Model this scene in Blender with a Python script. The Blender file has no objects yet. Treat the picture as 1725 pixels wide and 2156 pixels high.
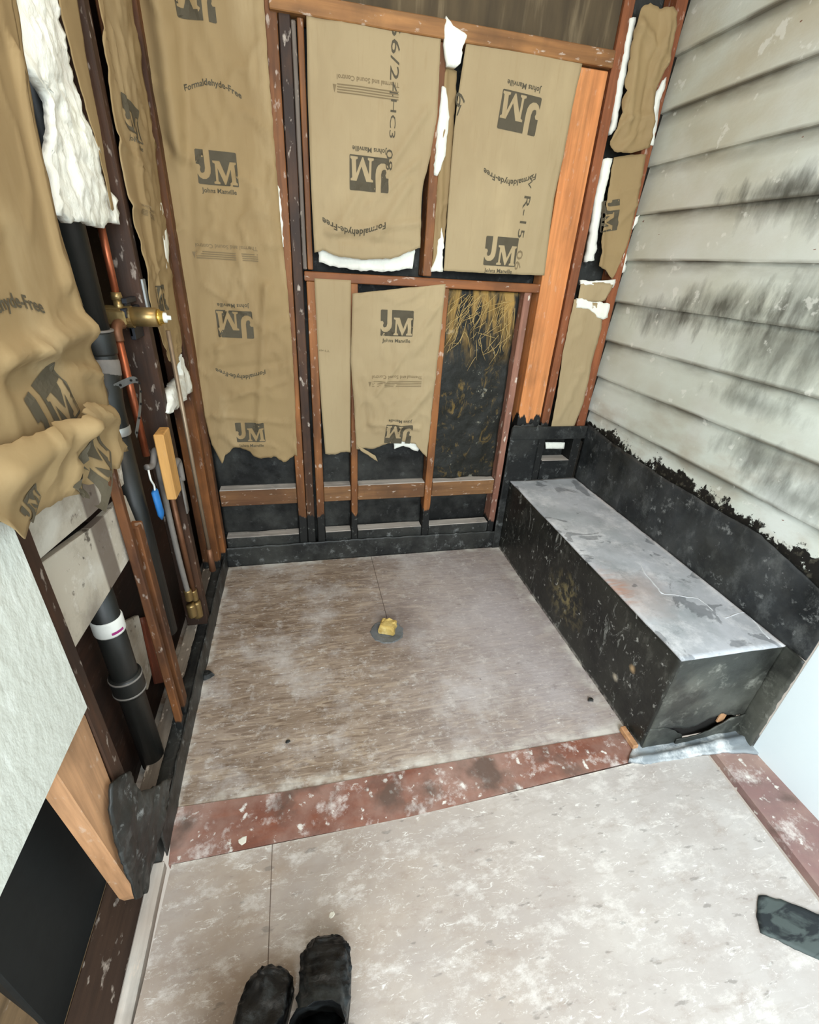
import bpy, bmesh, math, random
from mathutils import Vector, Matrix, noise
random.seed(7)
sc = bpy.context.scene
C = sc.collection

# ---------------------------------------------------------------- camera
R3 = ((0.97504644, -0.21491547, 0.05563971), (-0.05477706, -0.47578574, -0.87785386), (0.21513696, 0.8529005, -0.47568563))
FPX = 968.945
CAM = Vector((0, 0, 1.55))
cd = bpy.data.cameras.new('camera'); cam = bpy.data.objects.new('camera', cd); C.objects.link(cam)
r, d, f = (Vector(v) for v in R3)
m = Matrix((( r.x, -d.x, -f.x, CAM.x), (r.y, -d.y, -f.y, CAM.y), (r.z, -d.z, -f.z, CAM.z), (0, 0, 0, 1)))
cam.matrix_world = m
cd.sensor_fit = 'VERTICAL'; cd.sensor_height = 24; cd.sensor_width = 19.2; cd.lens = FPX / 2156 * 24
cd.clip_start = .02
sc.camera = cam
sc.view_settings.view_transform = 'Standard'
try: sc.view_settings.look = 'None'
except Exception: pass
sc.view_settings.gamma = 1
sc.view_settings.use_curve_mapping = False
sc.view_settings.exposure = 0.0

# ---------------------------------------------------------------- light
w = bpy.data.worlds.new('daylight'); sc.world = w; w.use_nodes = True
w.node_tree.nodes['Background'].inputs[0].default_value = (1.0, .93, .82, 1)
w.node_tree.nodes['Background'].inputs[1].default_value = .60
def area(name, loc, target, sx, sy, power, col):
    l = bpy.data.lights.new(name, 'AREA'); l.shape = 'RECTANGLE'; l.size = sx; l.size_y = sy; l.energy = power; l.color = col
    o = bpy.data.objects.new(name, l); C.objects.link(o); o.location = loc
    o.rotation_euler = (Vector(target) - Vector(loc)).to_track_quat('-Z', 'Y').to_euler()
    return o
area('window_daylight', (.55, -1.7, 2.0), (.9, 1.4, .6), 1.2, 1.4, 64, (.84, .94, 1.0))
area('right_side_fill', (-.15, -1.5, 1.7), (1.6, 1.1, .7), .9, 1.5, 76, (.80, .93, 1.0))  # added cool fill that brightens the right wall and bench; no doorway known
area('ceiling_lamp', (.2, .55, 2.75), (.2, 1.6, .6), .5, .5, 10, (1.0, .86, .68))

# ---------------------------------------------------------------- helpers
def ray(u, v):
    q = Vector(((u - 862.5) / FPX, (v - 1078) / FPX, 1))
    return Vector((R3[0][i] * q.x + R3[1][i] * q.y + R3[2][i] * q.z for i in range(3)))
AX = {'x': 0, 'y': 1, 'z': 2}
class Plane:
    """a real wall or floor plane with in-plane coordinates (a, b) and a normal into the room"""
    def __init__(s, ax, val):
        s.ax, s.val = ax, val
        s.sgn = {'y': -1, 'z': 1, 'x': (1 if val < .5 else -1)}[ax]
    def at(s, u, v):
        q = ray(u, v); k = AX[s.ax]; t = (s.val - CAM[k]) / q[k]; p = CAM + q * t
        return {'y': (p.x, p.z), 'x': (p.y, p.z), 'z': (p.x, p.y)}[s.ax]
    def p(s, a, b, h=0):
        if s.ax == 'y': return Vector((a, s.val + s.sgn * h, b))
        if s.ax == 'x': return Vector((s.val + s.sgn * h, a, b))
        return Vector((a, b, s.val + h))
def srgb(c):
    return tuple(((x / 255) / 12.92 if x / 255 <= .04045 else ((x / 255 + .055) / 1.055) ** 2.4) for x in c[:3]) + (1,)
def obj(name, bm, m, parent=None, smooth=False):
    me = bpy.data.meshes.new(name); bmesh.ops.recalc_face_normals(bm, faces=bm.faces[:]); bm.to_mesh(me); bm.free()
    if smooth:
        for p in me.polygons: p.use_smooth = True
    for mm in (m if isinstance(m, (list, tuple)) else [m]): me.materials.append(mm)
    o = bpy.data.objects.new(name, me); C.objects.link(o)
    if parent:
        o.parent = parent; o.matrix_parent_inverse = Matrix.Translation(-parent.location) if parent.type == 'EMPTY' else Matrix()
    return o
def tag(o, label, cat, group=None, kind=None):
    o['label'] = label; o['category'] = cat
    if group: o['group'] = group
    if kind: o['kind'] = kind
    return o
def struct(name, bm, m, smooth=False):
    o = obj(name, bm, m, None, smooth); o['kind'] = 'structure'; return o
def thing(name, loc, label, cat, group=None):
    o = bpy.data.objects.new(name, None); C.objects.link(o); o.location = loc; o.empty_display_size = .05
    return tag(o, label, cat, group)
def box(bm, x0, x1, y0, y1, z0, z1, bev=.0015, jit=0, seg=None):
    r = bmesh.ops.create_cube(bm, size=1)
    vs = r['verts']
    for v in vs:
        v.co = Vector((x0 if v.co.x < 0 else x1, y0 if v.co.y < 0 else y1, z0 if v.co.z < 0 else z1))
    es = list({e for v in vs for e in v.link_edges})
    if bev: 
        b = bmesh.ops.bevel(bm, geom=es, offset=bev, segments=1, affect='EDGES'); 
    return bm
def lumber(name, x0, x1, y0, y1, z0, z1, m, parent=None, jit=.0012, seed=0, bev=.003):
    """a sawn board: bevelled box cut along its length, edges a little uneven"""
    bm = bmesh.new(); r = bmesh.ops.create_cube(bm, size=1)
    for v in r['verts']: v.co = Vector((x0 if v.co.x < 0 else x1, y0 if v.co.y < 0 else y1, z0 if v.co.z < 0 else z1))
    bmesh.ops.bevel(bm, geom=bm.edges[:], offset=bev, segments=1, affect='EDGES')
    L = (x1 - x0, y1 - y0, z1 - z0); k = L.index(max(L)); n = max(2, int(L[k] / .06))
    lo = (x0, y0, z0)[k]
    for i in range(1, n):
        co = [0, 0, 0]; co[k] = lo + L[k] * i / n; no = [0, 0, 0]; no[k] = 1
        bmesh.ops.bisect_plane(bm, geom=bm.verts[:] + bm.edges[:] + bm.faces[:], plane_co=co, plane_no=no)
    for v in bm.verts:
        q = v.co * 7 + Vector((seed * 3.1, seed, 0)); n3 = noise.noise_vector(q) * jit
        n3[k] = 0; v.co += n3
    return obj(name, bm, m, parent)
def tube(bm, pts, rad, n=14, cap=True):
    pts = [Vector(p) for p in pts]; rads = rad if isinstance(rad, (list, tuple)) else [rad] * len(pts)
    rings = []; t0 = (pts[1] - pts[0]).normalized()
    up = Vector((0, 0, 1)) if abs(t0.z) < .9 else Vector((1, 0, 0)); nx = t0.cross(up).normalized()
    for i, p in enumerate(pts):
        t = (pts[min(i + 1, len(pts) - 1)] - pts[max(i - 1, 0)]).normalized()
        nx = (nx - t * nx.dot(t)).normalized(); ny = t.cross(nx)
        rings.append([bm.verts.new(p + (nx * math.cos(2 * math.pi * k / n) + ny * math.sin(2 * math.pi * k / n)) * rads[i]) for k in range(n)])
    for a, b in zip(rings, rings[1:]):
        for k in range(n): bm.faces.new((a[k], a[(k + 1) % n], b[(k + 1) % n], b[k]))
    if cap: bm.faces.new(rings[0][::-1]); bm.faces.new(rings[-1])
    return bm
def bez(pts, n=8):
    out = []; P = [Vector(p) for p in pts]
    for i in range(len(P) - 1):
        a, b, c, e = P[max(i - 1, 0)], P[i], P[i + 1], P[min(i + 2, len(P) - 1)]
        for k in range(n):
            t = k / n
            out.append(.5 * ((2 * b) + (c - a) * t + (2 * a - 5 * b + 4 * c - e) * t * t + (-a + 3 * b - 3 * c + e) * t ** 3))
    return out + [P[-1]]
def fbm(x, y, z=0, o=4):
    return noise.fractal(Vector((x, y, z)), 1.0, 2.0, o)
def resample(ch, n):
    L = [0]
    for p, q in zip(ch, ch[1:]): L.append(L[-1] + math.dist(p, q))
    out = []; j = 0
    for i in range(n + 1):
        s = L[-1] * i / n
        while j < len(ch) - 2 and L[j + 1] < s: j += 1
        t = (s - L[j]) / max(1e-9, L[j + 1] - L[j]); t = min(1, max(0, t))
        out.append((ch[j][0] + (ch[j + 1][0] - ch[j][0]) * t, ch[j][1] + (ch[j + 1][1] - ch[j][1]) * t))
    return out
def sheet(name, pl, bot, right, top, left, m, parent=None, D=None, thick=.002, res=.012, torn=(0, 0, 0, 0), seed=0, smooth=True, px=True, back=None):
    """a cloth, paper or membrane patch lying on a plane: four edge chains (bottom and top left to right, sides bottom to top)"""
    cv = (lambda c: [pl.at(*q) for q in c]) if px else (lambda c: list(c))
    B, Rr, T, Lf = cv(bot), cv(right), cv(top), cv(left)
    def ln(c): return sum(math.dist(p, q) for p, q in zip(c, c[1:]))
    nu = max(2, int(max(ln(B), ln(T)) / res)); nv = max(2, int(max(ln(Rr), ln(Lf)) / res))
    B, T, Rr, Lf = resample(B, nu), resample(T, nu), resample(Rr, nv), resample(Lf, nv)
    def rough(c, amp, sd, ax):
        if not amp: return c
        out = []
        for i, q in enumerate(c):
            e = fbm(i * .31 + sd * 7.7, sd, .3, 5) * amp + (random.random() - .5) * amp * .5
            if i in (0, len(c) - 1): e = 0
            out.append((q[0] + (e if ax == 0 else 0), q[1] + (e if ax == 1 else 0)))
        return out
    B = rough(B, torn[0], seed + 1, 1); Rr = rough(Rr, torn[1], seed + 2, 0); T = rough(T, torn[2], seed + 3, 1); Lf = rough(Lf, torn[3], seed + 4, 0)
    bm = bmesh.new(); F = []; K = []
    for j in range(nv + 1):
        v = j / nv; ra = []; rb = []
        for i in range(nu + 1):
            u = i / nu
            a, b = ((1 - v) * B[i][k] + v * T[i][k] + (1 - u) * Lf[j][k] + u * Rr[j][k]
                    - ((1 - u) * (1 - v) * B[0][k] + u * (1 - v) * B[-1][k] + (1 - u) * v * T[0][k] + u * v * T[-1][k]) for k in (0, 1))
            h = D(a, b) if D else 0
            ra.append(bm.verts.new(pl.p(a, b, h)))
            rb.append(bm.verts.new(pl.p(a, b, (h - thick) if back is None else min(back, h - thick))))
        F.append(ra); K.append(rb)
    for j in range(nv):
        for i in range(nu):
            bm.faces.new((F[j][i], F[j][i + 1], F[j + 1][i + 1], F[j + 1][i]))
            bm.faces.new((K[j][i], K[j + 1][i], K[j + 1][i + 1], K[j][i + 1]))
    for i in range(nu):
        bm.faces.new((F[0][i], K[0][i], K[0][i + 1], F[0][i + 1])); bm.faces.new((F[nv][i], F[nv][i + 1], K[nv][i + 1], K[nv][i]))
    for j in range(nv):
        bm.faces.new((F[j][0], F[j + 1][0], K[j + 1][0], K[j][0])); bm.faces.new((F[j][nu], K[j][nu], K[j + 1][nu], F[j + 1][nu]))
    return obj(name, bm, m, parent, smooth)
def prism(name, pl, poly, h0, h1, m, parent=None, px=True, bev=.002):
    """a polygon on a plane given real thickness from h0 to h1 above it"""
    P = [pl.at(*q) for q in poly] if px else poly
    bm = bmesh.new(); a = [bm.verts.new(pl.p(*q, h0)) for q in P]; b = [bm.verts.new(pl.p(*q, h1)) for q in P]; n = len(P)
    bm.faces.new(a[::-1]); bm.faces.new(b)
    for i in range(n): bm.faces.new((a[i], a[(i + 1) % n], b[(i + 1) % n], b[i]))
    if bev: bmesh.ops.bevel(bm, geom=bm.edges[:], offset=bev, segments=1, affect='EDGES')
    return obj(name, bm, m, parent)

# ---------------------------------------------------------------- materials
class Mat:
    def __init__(s, name, rough=.8, spec=.3, metal=0):
        s.m = bpy.data.materials.new(name); s.m.use_nodes = True; s.nt = s.m.node_tree; s.N = s.nt.nodes
        s.b = s.N['Principled BSDF']; s.b.inputs['Roughness'].default_value = rough; s.b.inputs['Metallic'].default_value = metal
        s.b.inputs['Specular IOR Level'].default_value = spec
        s.tc = s.N.new('ShaderNodeTexCoord'); s.co = s.tc.outputs['Object']; s.sep = s.N.new('ShaderNodeSeparateXYZ'); s.nt.links.new(s.co, s.sep.inputs[0])
    def l(s, a, b): s.nt.links.new(a, b)
    def base(s, c): s.col = s.N.new('ShaderNodeRGB'); s.col.outputs[0].default_value = srgb(c); s.cur = s.col.outputs[0]; return s
    def noise(s, scale, detail=5, stretch=(1, 1, 1), off=(0, 0, 0), rough=.55, dist=0):
        mp = s.N.new('ShaderNodeMapping'); mp.inputs['Scale'].default_value = stretch; mp.inputs['Location'].default_value = off; s.l(s.co, mp.inputs[0])
        n = s.N.new('ShaderNodeTexNoise'); n.inputs['Scale'].default_value = scale; n.inputs['Detail'].default_value = detail
        n.inputs['Roughness'].default_value = rough; n.inputs['Distortion'].default_value = dist; s.l(mp.outputs[0], n.inputs['Vector']); return n.outputs[0]
    def rng(s, v, lo, hi, a=0, b=1):
        n = s.N.new('ShaderNodeMapRange'); n.inputs[1].default_value = lo; n.inputs[2].default_value = hi; n.inputs[3].default_value = a; n.inputs[4].default_value = b; s.l(v, n.inputs[0]); return n.outputs[0]
    def math(s, op, a, b=None):
        n = s.N.new('ShaderNodeMath'); n.operation = op
        for i, x in enumerate((a, b)):
            if x is None: continue
            if isinstance(x, (int, float)): n.inputs[i].default_value = x
            else: s.l(x, n.inputs[i])
        return n.outputs[0]
    def mix(s, fac, c):
        n = s.N.new('ShaderNodeMix'); n.data_type = 'RGBA'; s.l(fac, n.inputs[0]); s.l(s.cur, n.inputs[6])
        if isinstance(c, tuple): n.inputs[7].default_value = srgb(c)
        else: s.l(c, n.inputs[7])
        s.cur = n.outputs[2]; return s
    def lay(s, c, scale, lo, hi, k=1, detail=5, stretch=(1, 1, 1), off=(0, 0, 0), mask=None, rough=.55, dist=0):
        if lo >= .6: lo, hi = lo - .045, hi - .045
        fct = s.rng(s.noise(scale, detail, stretch, off, rough, dist), lo, hi, 0, k)
        if mask is not None: fct = s.math('MULTIPLY', fct, mask)
        return s.mix(fct, c)
    def below(s, z, amp, scale, stretch=(1, 1, .15), soft=.01, c=(24, 24, 24), axis='Z'):
        """paint whose upper edge wanders around height z"""
        h = s.math('ADD', s.sep.outputs[axis], s.math('MULTIPLY', s.math('SUBTRACT', s.noise(scale, 3, stretch), .5), -amp * 2))
        return s.rng(h, z, z + soft, 1, 0)
    def blob(s, p, rad, stretch=(1, 1, 1), nscale=8, namp=.5, inner=.2, detail=6, ns=(1, 1, 1)):
        """a stain around point p with a ragged edge"""
        mp = s.N.new('ShaderNodeVectorMath'); mp.operation = 'SUBTRACT'; s.l(s.co, mp.inputs[0]); mp.inputs[1].default_value = p
        m2 = s.N.new('ShaderNodeVectorMath'); m2.operation = 'MULTIPLY'; s.l(mp.outputs[0], m2.inputs[0]); m2.inputs[1].default_value = stretch
        ln = s.N.new('ShaderNodeVectorMath'); ln.operation = 'LENGTH'; s.l(m2.outputs[0], ln.inputs[0])
        dd = s.math('ADD', s.math('DIVIDE', ln.outputs['Value'], rad), s.math('MULTIPLY', s.math('SUBTRACT', s.noise(nscale, detail, ns, rough=.62), .5), namp * 2))
        return s.rng(dd, inner, 1, 1, 0)
    def bump(s, scale, strength, detail=5, stretch=(1, 1, 1), dist=.004):
        b = s.N.new('ShaderNodeBump'); b.inputs['Strength'].default_value = strength; b.inputs['Distance'].default_value = dist
        s.l(s.noise(scale, detail, stretch), b.inputs['Height'])
        if s.b.inputs['Normal'].is_linked: s.l(s.b.inputs['Normal'].links[0].from_socket, b.inputs['Normal'])
        s.l(b.outputs[0], s.b.inputs['Normal']); return s
    def done(s): s.l(s.cur, s.b.inputs['Base Color']); return s.m
def plain(name, c, rough=.6, metal=0, spec=.4, var=8):
    k = Mat(name, rough, spec, metal).base(c); k.lay(tuple(max(0, x - var * 3) for x in c), 30, .45, .75, .6); k.bump(80, .15, dist=.002); return k.done()
GR = {'z': (14, 14, .7), 'x': (.7, 14, 14), 'y': (14, .7, 14)}
def wood(name, c=(146, 84, 48), dark=(66, 38, 26), ax='z', darkk=.8, dust=.5, black=None, amp=.06, off=(0, 0, 0), lo=.38, hi=.66):
    k = Mat(name, .62, .35).base(c); s = GR[ax]
    k.lay(tuple(int(x * .72) for x in c), 3.2, .35, .7, .9, 6, s, off, dist=.4)
    k.lay(dark, 2.2, lo, hi, darkk, 6, tuple(1 + x * .1 for x in s), off)
    k.lay(tuple(int(x * .55) for x in c), 5, .50, .66, .55, 8, (1, 1, .5), off); k.lay((215, 200, 185), 42, .66, .74, dust, 4, tuple(.5 + x * .06 for x in s), off)
    k.lay((225, 215, 205), 9, .68, .78, dust * .8, 8, (1, 1, 1), off, rough=.75)
    if black is not None:
        mk = k.below(black, amp, 26); k.mix(mk, (26, 26, 25)); k.lay((120, 120, 115), 50, .66, .76, .5, 5, mask=mk)
    k.bump(3.5, .35, 6, s, .003); return k.done()
def kraft(name, c=(168, 148, 114), off=(0, 0, 0), k2=.35):
    k = Mat(name, .72, .25).base(c)
    k.lay((138, 114, 80), 2.6, .42, .68, k2, 6, (1, 1, .6), off); k.lay((190, 168, 130), 5, .55, .75, .5, 6, (1, 1, .35), off)
    k.lay((140, 112, 74), 22, .55, .8, .22, 6, (4, 4, .4), off)
    k.bump(120, .12, 3, (1, 1, .2), .001); k.bump(14, .25, 5, dist=.004); return k.done()
KR = kraft('kraft_paper'); KR_L = kraft('kraft_paper_dim', (154, 130, 92), (3, 1, 0), .6)  # second kraft is a darker copy, dimmer left-hand light put into its colour
INK = plain('faded_black_ink', (82, 74, 58), .8, var=3)
INK2 = plain('faint_grey_ink', (126, 108, 80), .85, var=2)
def fluffmat():
    k = Mat('white_glass_wool', .95, .1).base((238, 237, 226)); k.lay((206, 198, 190), 9, .5, .75, .5, 6, (1, 1, .6)); k.lay((224, 222, 190), 5, .55, .8, .5)
    k.bump(60, .5, 8, (1, 1, .5), .006); k.bump(14, .5, 5, (1, 1, .6), .012)
    k.b.inputs['Subsurface Weight'].default_value = .0
    return k.done()
FL = fluffmat()
W_STUD = wood('old_redwood', (158, 100, 54), black=.29, amp=.07)
W_RED = wood('reddish_old_stud', (156, 92, 56), (86, 50, 32), darkk=.6, dust=.35, black=.80, amp=.05, off=(4, 0, 0))
W_CORN = wood('corner_stud', (158, 92, 56), (84, 42, 28), darkk=.5, dust=.4, black=.76, amp=.05, off=(7, 0, 0))
W_DARK = wood('sooty_stud', (104, 68, 42), (42, 30, 25), darkk=.95, dust=.6, black=.29, amp=.05, off=(2, 3, 0), lo=.3, hi=.55)
W_LEFT = wood('left_wall_stud', (144, 90, 48), (54, 33, 24), darkk=.9, dust=.3, black=.13, amp=.02, off=(2, 5, 0), lo=.34, hi=.6)
W_L3 = wood('dark_left_stud', (92, 60, 40), (44, 32, 26), darkk=.9, dust=.35, off=(1, 5, 3), lo=.34, hi=.6)
W_H = wood('rail_wood', (164, 102, 56), (86, 48, 32), 'x', .6, .5, off=(2, 1, 0))
W_BEAM = wood('beam_wood', (176, 124, 74), (96, 58, 34), 'x', .65, .6, off=(5, 1, 0))
W_BLK = wood('blocking_wood', (142, 102, 66), (84, 52, 34), 'x', .8, .55, off=(5, 4, 0))
W_NEW = wood('fresh_fir', (226, 150, 92), (200, 118, 64), 'z', .5, .2, black=.835, amp=.10, off=(0, 2, 0))
W_NEW2 = wood('fresh_fir_clean', (210, 160, 118), (176, 124, 80), 'z', .45, .3, off=(9, 2, 0))
W_PINK = wood('chalky_stud', (168, 120, 100), (104, 60, 46), 'z', .5, .9, black=.20, amp=.06, off=(5, 2, 0))
W_CREAM = wood('cream_wood', (222, 168, 98), (196, 140, 76), 'z', .3, .05, off=(9, 5, 0))
W_GREY = wood('dusty_plate_top', (150, 138, 124), (72, 58, 50), 'y', .8, .9, off=(9, 5, 0))
W_DUSTY = wood('white_dusted_edge', (214, 205, 195), (150, 130, 115), 'x', .4, .6, off=(9, 5, 0))
W_SILL = wood('dark_sill', (84, 62, 48), (40, 32, 28), 'y', .8, .5, off=(1, 5, 0))
def membrane(name, dust=.35, c=(26, 27, 27), off=(0, 0, 0), haze=.0, rough=.5):
    k = Mat(name, rough, .35).base(c)
    k.lay((66, 66, 62), 3, .42, .68, .8, 9, off=off, rough=.68); k.lay((112, 114, 112), 7, .52, .72, dust, 10, (1, 1.5, 1), off, rough=.75); k.lay((160, 162, 160), 18, .62, .72, dust, 8, off=off, rough=.72)
    k.lay((205, 208, 205), 5, .68, .74, dust * 1.2, 10, (1, 3, 1), off, rough=.8, dist=1.2)
    if haze: k.lay((160, 165, 170), 4, .4, .7, haze, 8, off=off)
    k.bump(9, .4, 6, dist=.012); k.bump(60, .3, 4, dist=.002); return k.done()
BLK = membrane('black_membrane'); BLK2 = membrane('black_felt', .12, (17, 17, 16), (4, 4, 4), rough=.75)
BLKW = membrane('dusty_glare_membrane', .6, (22, 25, 26), (2, 0, 5), .12)  # haze layer is daylight glare put into the colour, over real dust
VOID = plain('dark_cavity', (22, 18, 15), .95, var=3)
ABS = plain('black_plastic', (30, 31, 29), .42, spec=.5, var=2)
GREYP = plain('grey_fitting', (124, 118, 112), .5)
COP = plain('aged_copper', (168, 96, 66), .38, .75); COPD = plain('dull_copper', (120, 82, 58), .5, .5)
BRASS = plain('dull_brass', (156, 132, 88), .35, .75); BRASSB = plain('bright_brass', (214, 176, 84), .25, .9)
STEEL = plain('galvanised_steel', (176, 178, 176), .4, .6); DSTEEL = plain('dark_steel', (40, 42, 48), .5, .4)
WHT = plain('white_plastic', (225, 225, 218), .5); BLUE = plain('blue_tape', (38, 110, 176), .6)
PURP = plain('purple_print', (150, 40, 110), .7, var=2)
# ---- kraft printing: drawn as cut out letters, then laid on the paper's own surface
def font_mesh(s, size=1, bold=0):
    cu = bpy.data.curves.new('t', 'FONT'); cu.body = s; cu.size = size; cu.align_x = 'CENTER'; cu.align_y = 'CENTER'; cu.offset = bold; cu.resolution_u = 2
    o = bpy.data.objects.new('t', cu); C.objects.link(o); dg = bpy.context.evaluated_depsgraph_get(); dg.update()
    me = bpy.data.meshes.new_from_object(o.evaluated_get(dg)); bpy.data.objects.remove(o); bpy.data.curves.remove(cu); return me
def shape_mesh(polys):
    cu = bpy.data.curves.new('t', 'CURVE'); cu.dimensions = '2D'; cu.fill_mode = 'BOTH'
    for P in polys:
        sp = cu.splines.new('POLY'); sp.points.add(len(P) - 1)
        for q, pt in zip(P, sp.points): pt.co = (q[0], q[1], 0, 1)
        sp.use_cyclic_u = True
    o = bpy.data.objects.new('t', cu); C.objects.link(o); dg = bpy.context.evaluated_depsgraph_get(); dg.update()
    me = bpy.data.meshes.new_from_object(o.evaluated_get(dg)); bpy.data.objects.remove(o); bpy.data.curves.remove(cu); return me
# unit emblem, 1 wide: a dark tile with the letters J and M left open
def _n(P): return [((x - .68) / 1.36, (y - .5) / 1.36) for x, y in P]
_A = _n([(0, .97), (.03, 1), (.27, 1), (.27, .48), (.24, .37), (.18, .33), (.12, .34), (.10, .42), (.13, .50), (.09, .57), (0, .57)])
_B = _n([(.46, 1), (1.33, 1), (1.36, .97), (1.36, .02), (1.34, 0), (.03, 0), (0, .03), (0, .30), (.06, .20), (.16, .15), (.28, .16), (.38, .23), (.44, .34), (.46, .48)])
_M = _n([(.54, .72), (.78, .72), (.95, .30), (1.12, .72), (1.325, .72), (1.325, .66), (1.27, .63), (1.29, .13), (1.335, .10), (1.335, .04), (1.08, .04), (1.08, .10), (1.14, .13), (1.125, .50), (.93, .04), (.89, .04), (.69, .50), (.68, .13), (.735, .10), (.735, .04), (.53, .04), (.53, .10), (.60, .13), (.61, .63), (.54, .66)])
EMBLEM = shape_mesh([_A, _B, _M])
_tx = {}
def tmesh(s, bold=0):
    if (s, bold) not in _tx: _tx[(s, bold)] = font_mesh(s, 1, bold)
    return _tx[(s, bold)]
def ink(pl, D, parent, items, name='printing'):
    """items: (kind, u, v, width_px, rotation deg, material index); every print is a part of its own"""
    def lay_on(bm, me, ca, cb, sc_, rot, arc=0, ys=1):
        b2 = bmesh.new(); b2.from_mesh(me)
        bmesh.ops.triangulate(b2, faces=b2.faces[:])
        for _ in range(3):
            es = [e for e in b2.edges if e.calc_length() * sc_ > .018]
            if not es: break
            bmesh.ops.subdivide_edges(b2, edges=es, cuts=1); bmesh.ops.triangulate(b2, faces=b2.faces[:])
        cr, sr = math.cos(rot), math.sin(rot); mp = {}
        for v in b2.verts:
            x, y = v.co.x * sc_, v.co.y * sc_ * ys; y += arc * (math.cos(v.co.x * .45) - 1) * sc_ if arc else 0
            a = ca + x * cr - y * sr; b = cb + x * sr + y * cr
            mp[v] = bm.verts.new(pl.p(a, b, (D(a, b) if D else 0) + .0018))
        for fc in b2.faces:
            try: bm.faces.new([mp[v] for v in fc.verts])
            except ValueError: pass
        b2.free()
    for it in items:
        kind, u, v, wd, rot = it[:5]; mi = it[5] if len(it) > 5 else 0
        a, b = pl.at(u, v); a2, _b = pl.at(u + wd / 2, v); a1, _b = pl.at(u - wd / 2, v); W = abs(a2 - a1); rr = math.radians(rot)
        co, si = math.cos(rr), math.sin(rr); bm = bmesh.new(); nm = 'printed_text'
        if kind in ('logo', 'mark'):
            nm = 'printed_emblem'; lay_on(bm, EMBLEM, a, b, W, rr)
            if kind == 'logo': lay_on(bm, tmesh('Johns Manville', .015), a + .50 * W * si, b - .50 * W * co, W * .15, rr)
        elif kind == 'bars':
            nm = 'printed_lines'; mi = 1; n = tmesh('Thermal and Sound Control', .01); wn = max(v.co.x for v in n.vertices) * 2; lay_on(bm, n, a, b, W / wn, rr)
            for q in range(4):
                dy = (.09 + .032 * q) * W; lay_on(bm, shape_mesh([[(-.5, -.007), (.5, -.007), (.5, .007), (-.5, .007)]]), a - dy * si, b + dy * co, W, rr)
            dx, dy = .54 * W, .15 * W; lay_on(bm, shape_mesh([[(-.03, -.05), (.03, -.05), (0, .05)]]), a + dx * co - dy * si, b + dx * si + dy * co, W, rr)
        elif kind.startswith('arc:'):
            n = tmesh(kind[4:], .02); wn = max(v.co.x for v in n.vertices) * 2; lay_on(bm, n, a, b, W / wn, rr, .9)
        else:
            n = tmesh(kind, .0); wn = max(v.co.x for v in n.vertices) * 2; lay_on(bm, n, a, b, W / wn, rr, 0, .5)
        obj(nm, bm, (INK, INK2)[mi], parent)
def wrinkle(amp, seed, folds=(), pl=None, bulge=0, cen=None, rad=(.2, .6), fine=1.0):
    """height field of crumpled paper: soft swells, creases and named folds (u0,v0,u1,v1,width,height)"""
    F = []
    for (u0, v0, u1, v1, wd, h) in folds: F.append((Vector(pl.at(u0, v0)), Vector(pl.at(u1, v1)), wd, h))
    def D(a, b):
        h = amp * 1.2 * fbm(a * 3 + seed, b * 1.6 + seed * 2, seed, 3)
        q = fbm(a * 6 + seed * 3 + fbm(a * 3, b * 3, seed) * .8, b * 4 + seed, 1.7, 3); h += amp * .9 * fine * (1 - min(1, abs(q) * 3.2)) ** 2
        h += amp * .12 * fbm(a * 22, b * 18, seed, 3)
        if cen: h += bulge * math.exp(-((a - cen[0]) / rad[0]) ** 2 - ((b - cen[1]) / rad[1]) ** 2)
        p = Vector((a, b))
        for A, B, wd, hh in F:
            t = max(0, min(1, (p - A).dot(B - A) / (B - A).length_squared)); dd = (p - (A + (B - A) * t)).length
            h += hh * math.exp(-(dd / wd) ** 2)
        h += amp * .8
        return .5 * (h + math.sqrt(h * h + 1.6e-5))
    return D

# ================================================================ SETTING
YB = 2.27; XL = -.46; XR = 1.59
# floors
k = Mat('worn_shower_plywood', .7, .3).base((166, 148, 132))
k.lay((112, 90, 70), 2.4, .34, .64, .75, 8, (1, 1.6, 1), rough=.62)
k.lay((96, 74, 58), 3.4, .50, .60, .5, 8, (2.6, 16, 1), (1, 0, 0), dist=1.4)
k.lay((186, 166, 144), 3.0, .52, .62, .55, 8, (2.0, 13, 1), (5, 0, 0), dist=1.6)
k.lay((205, 198, 194), 3.2, .50, .68, .7, 10, (1, 1, 1), (3, 2, 0), rough=.7)
k.lay((190, 182, 184), 1.2, .2, .6, .75, 8, off=(0, 3, 0), mask=k.rng(k.sep.outputs['X'], .15, .9))  # paler grey rightwards: dusty haze plus side daylight put into the colour
k.lay((222, 216, 210), 14, .54, .66, .55, 12, (1, 1, 1), rough=.8); k.lay((70, 54, 46), 10, .57, .70, .5, 10, (1, 2, 1), (7, 7, 0), rough=.75); k.lay((230, 226, 222), 30, .62, .68, .7, 8, (1, 3, 1), rough=.8)
k.lay((52, 38, 32), 30, .76, .80, .8, 5)
X_ = k.sep.outputs['X']; Y_ = k.sep.outputs['Y']
for e_ in (k.rng(X_, -.455, -.425, 1, 0), k.rng(X_, 1.155, 1.085, 1, 0), k.rng(Y_, 2.255, 2.22, 1, 0), k.rng(Y_, .955, .99, 1, 0)): k.lay((214, 208, 198), 11, .42, .62, .9, 8, mask=e_)
dr = k.blob((.37, 1.66, 0), .20, nscale=12, namp=.5); k.mix(k.math('MULTIPLY', dr, .55), (78, 58, 54))
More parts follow.
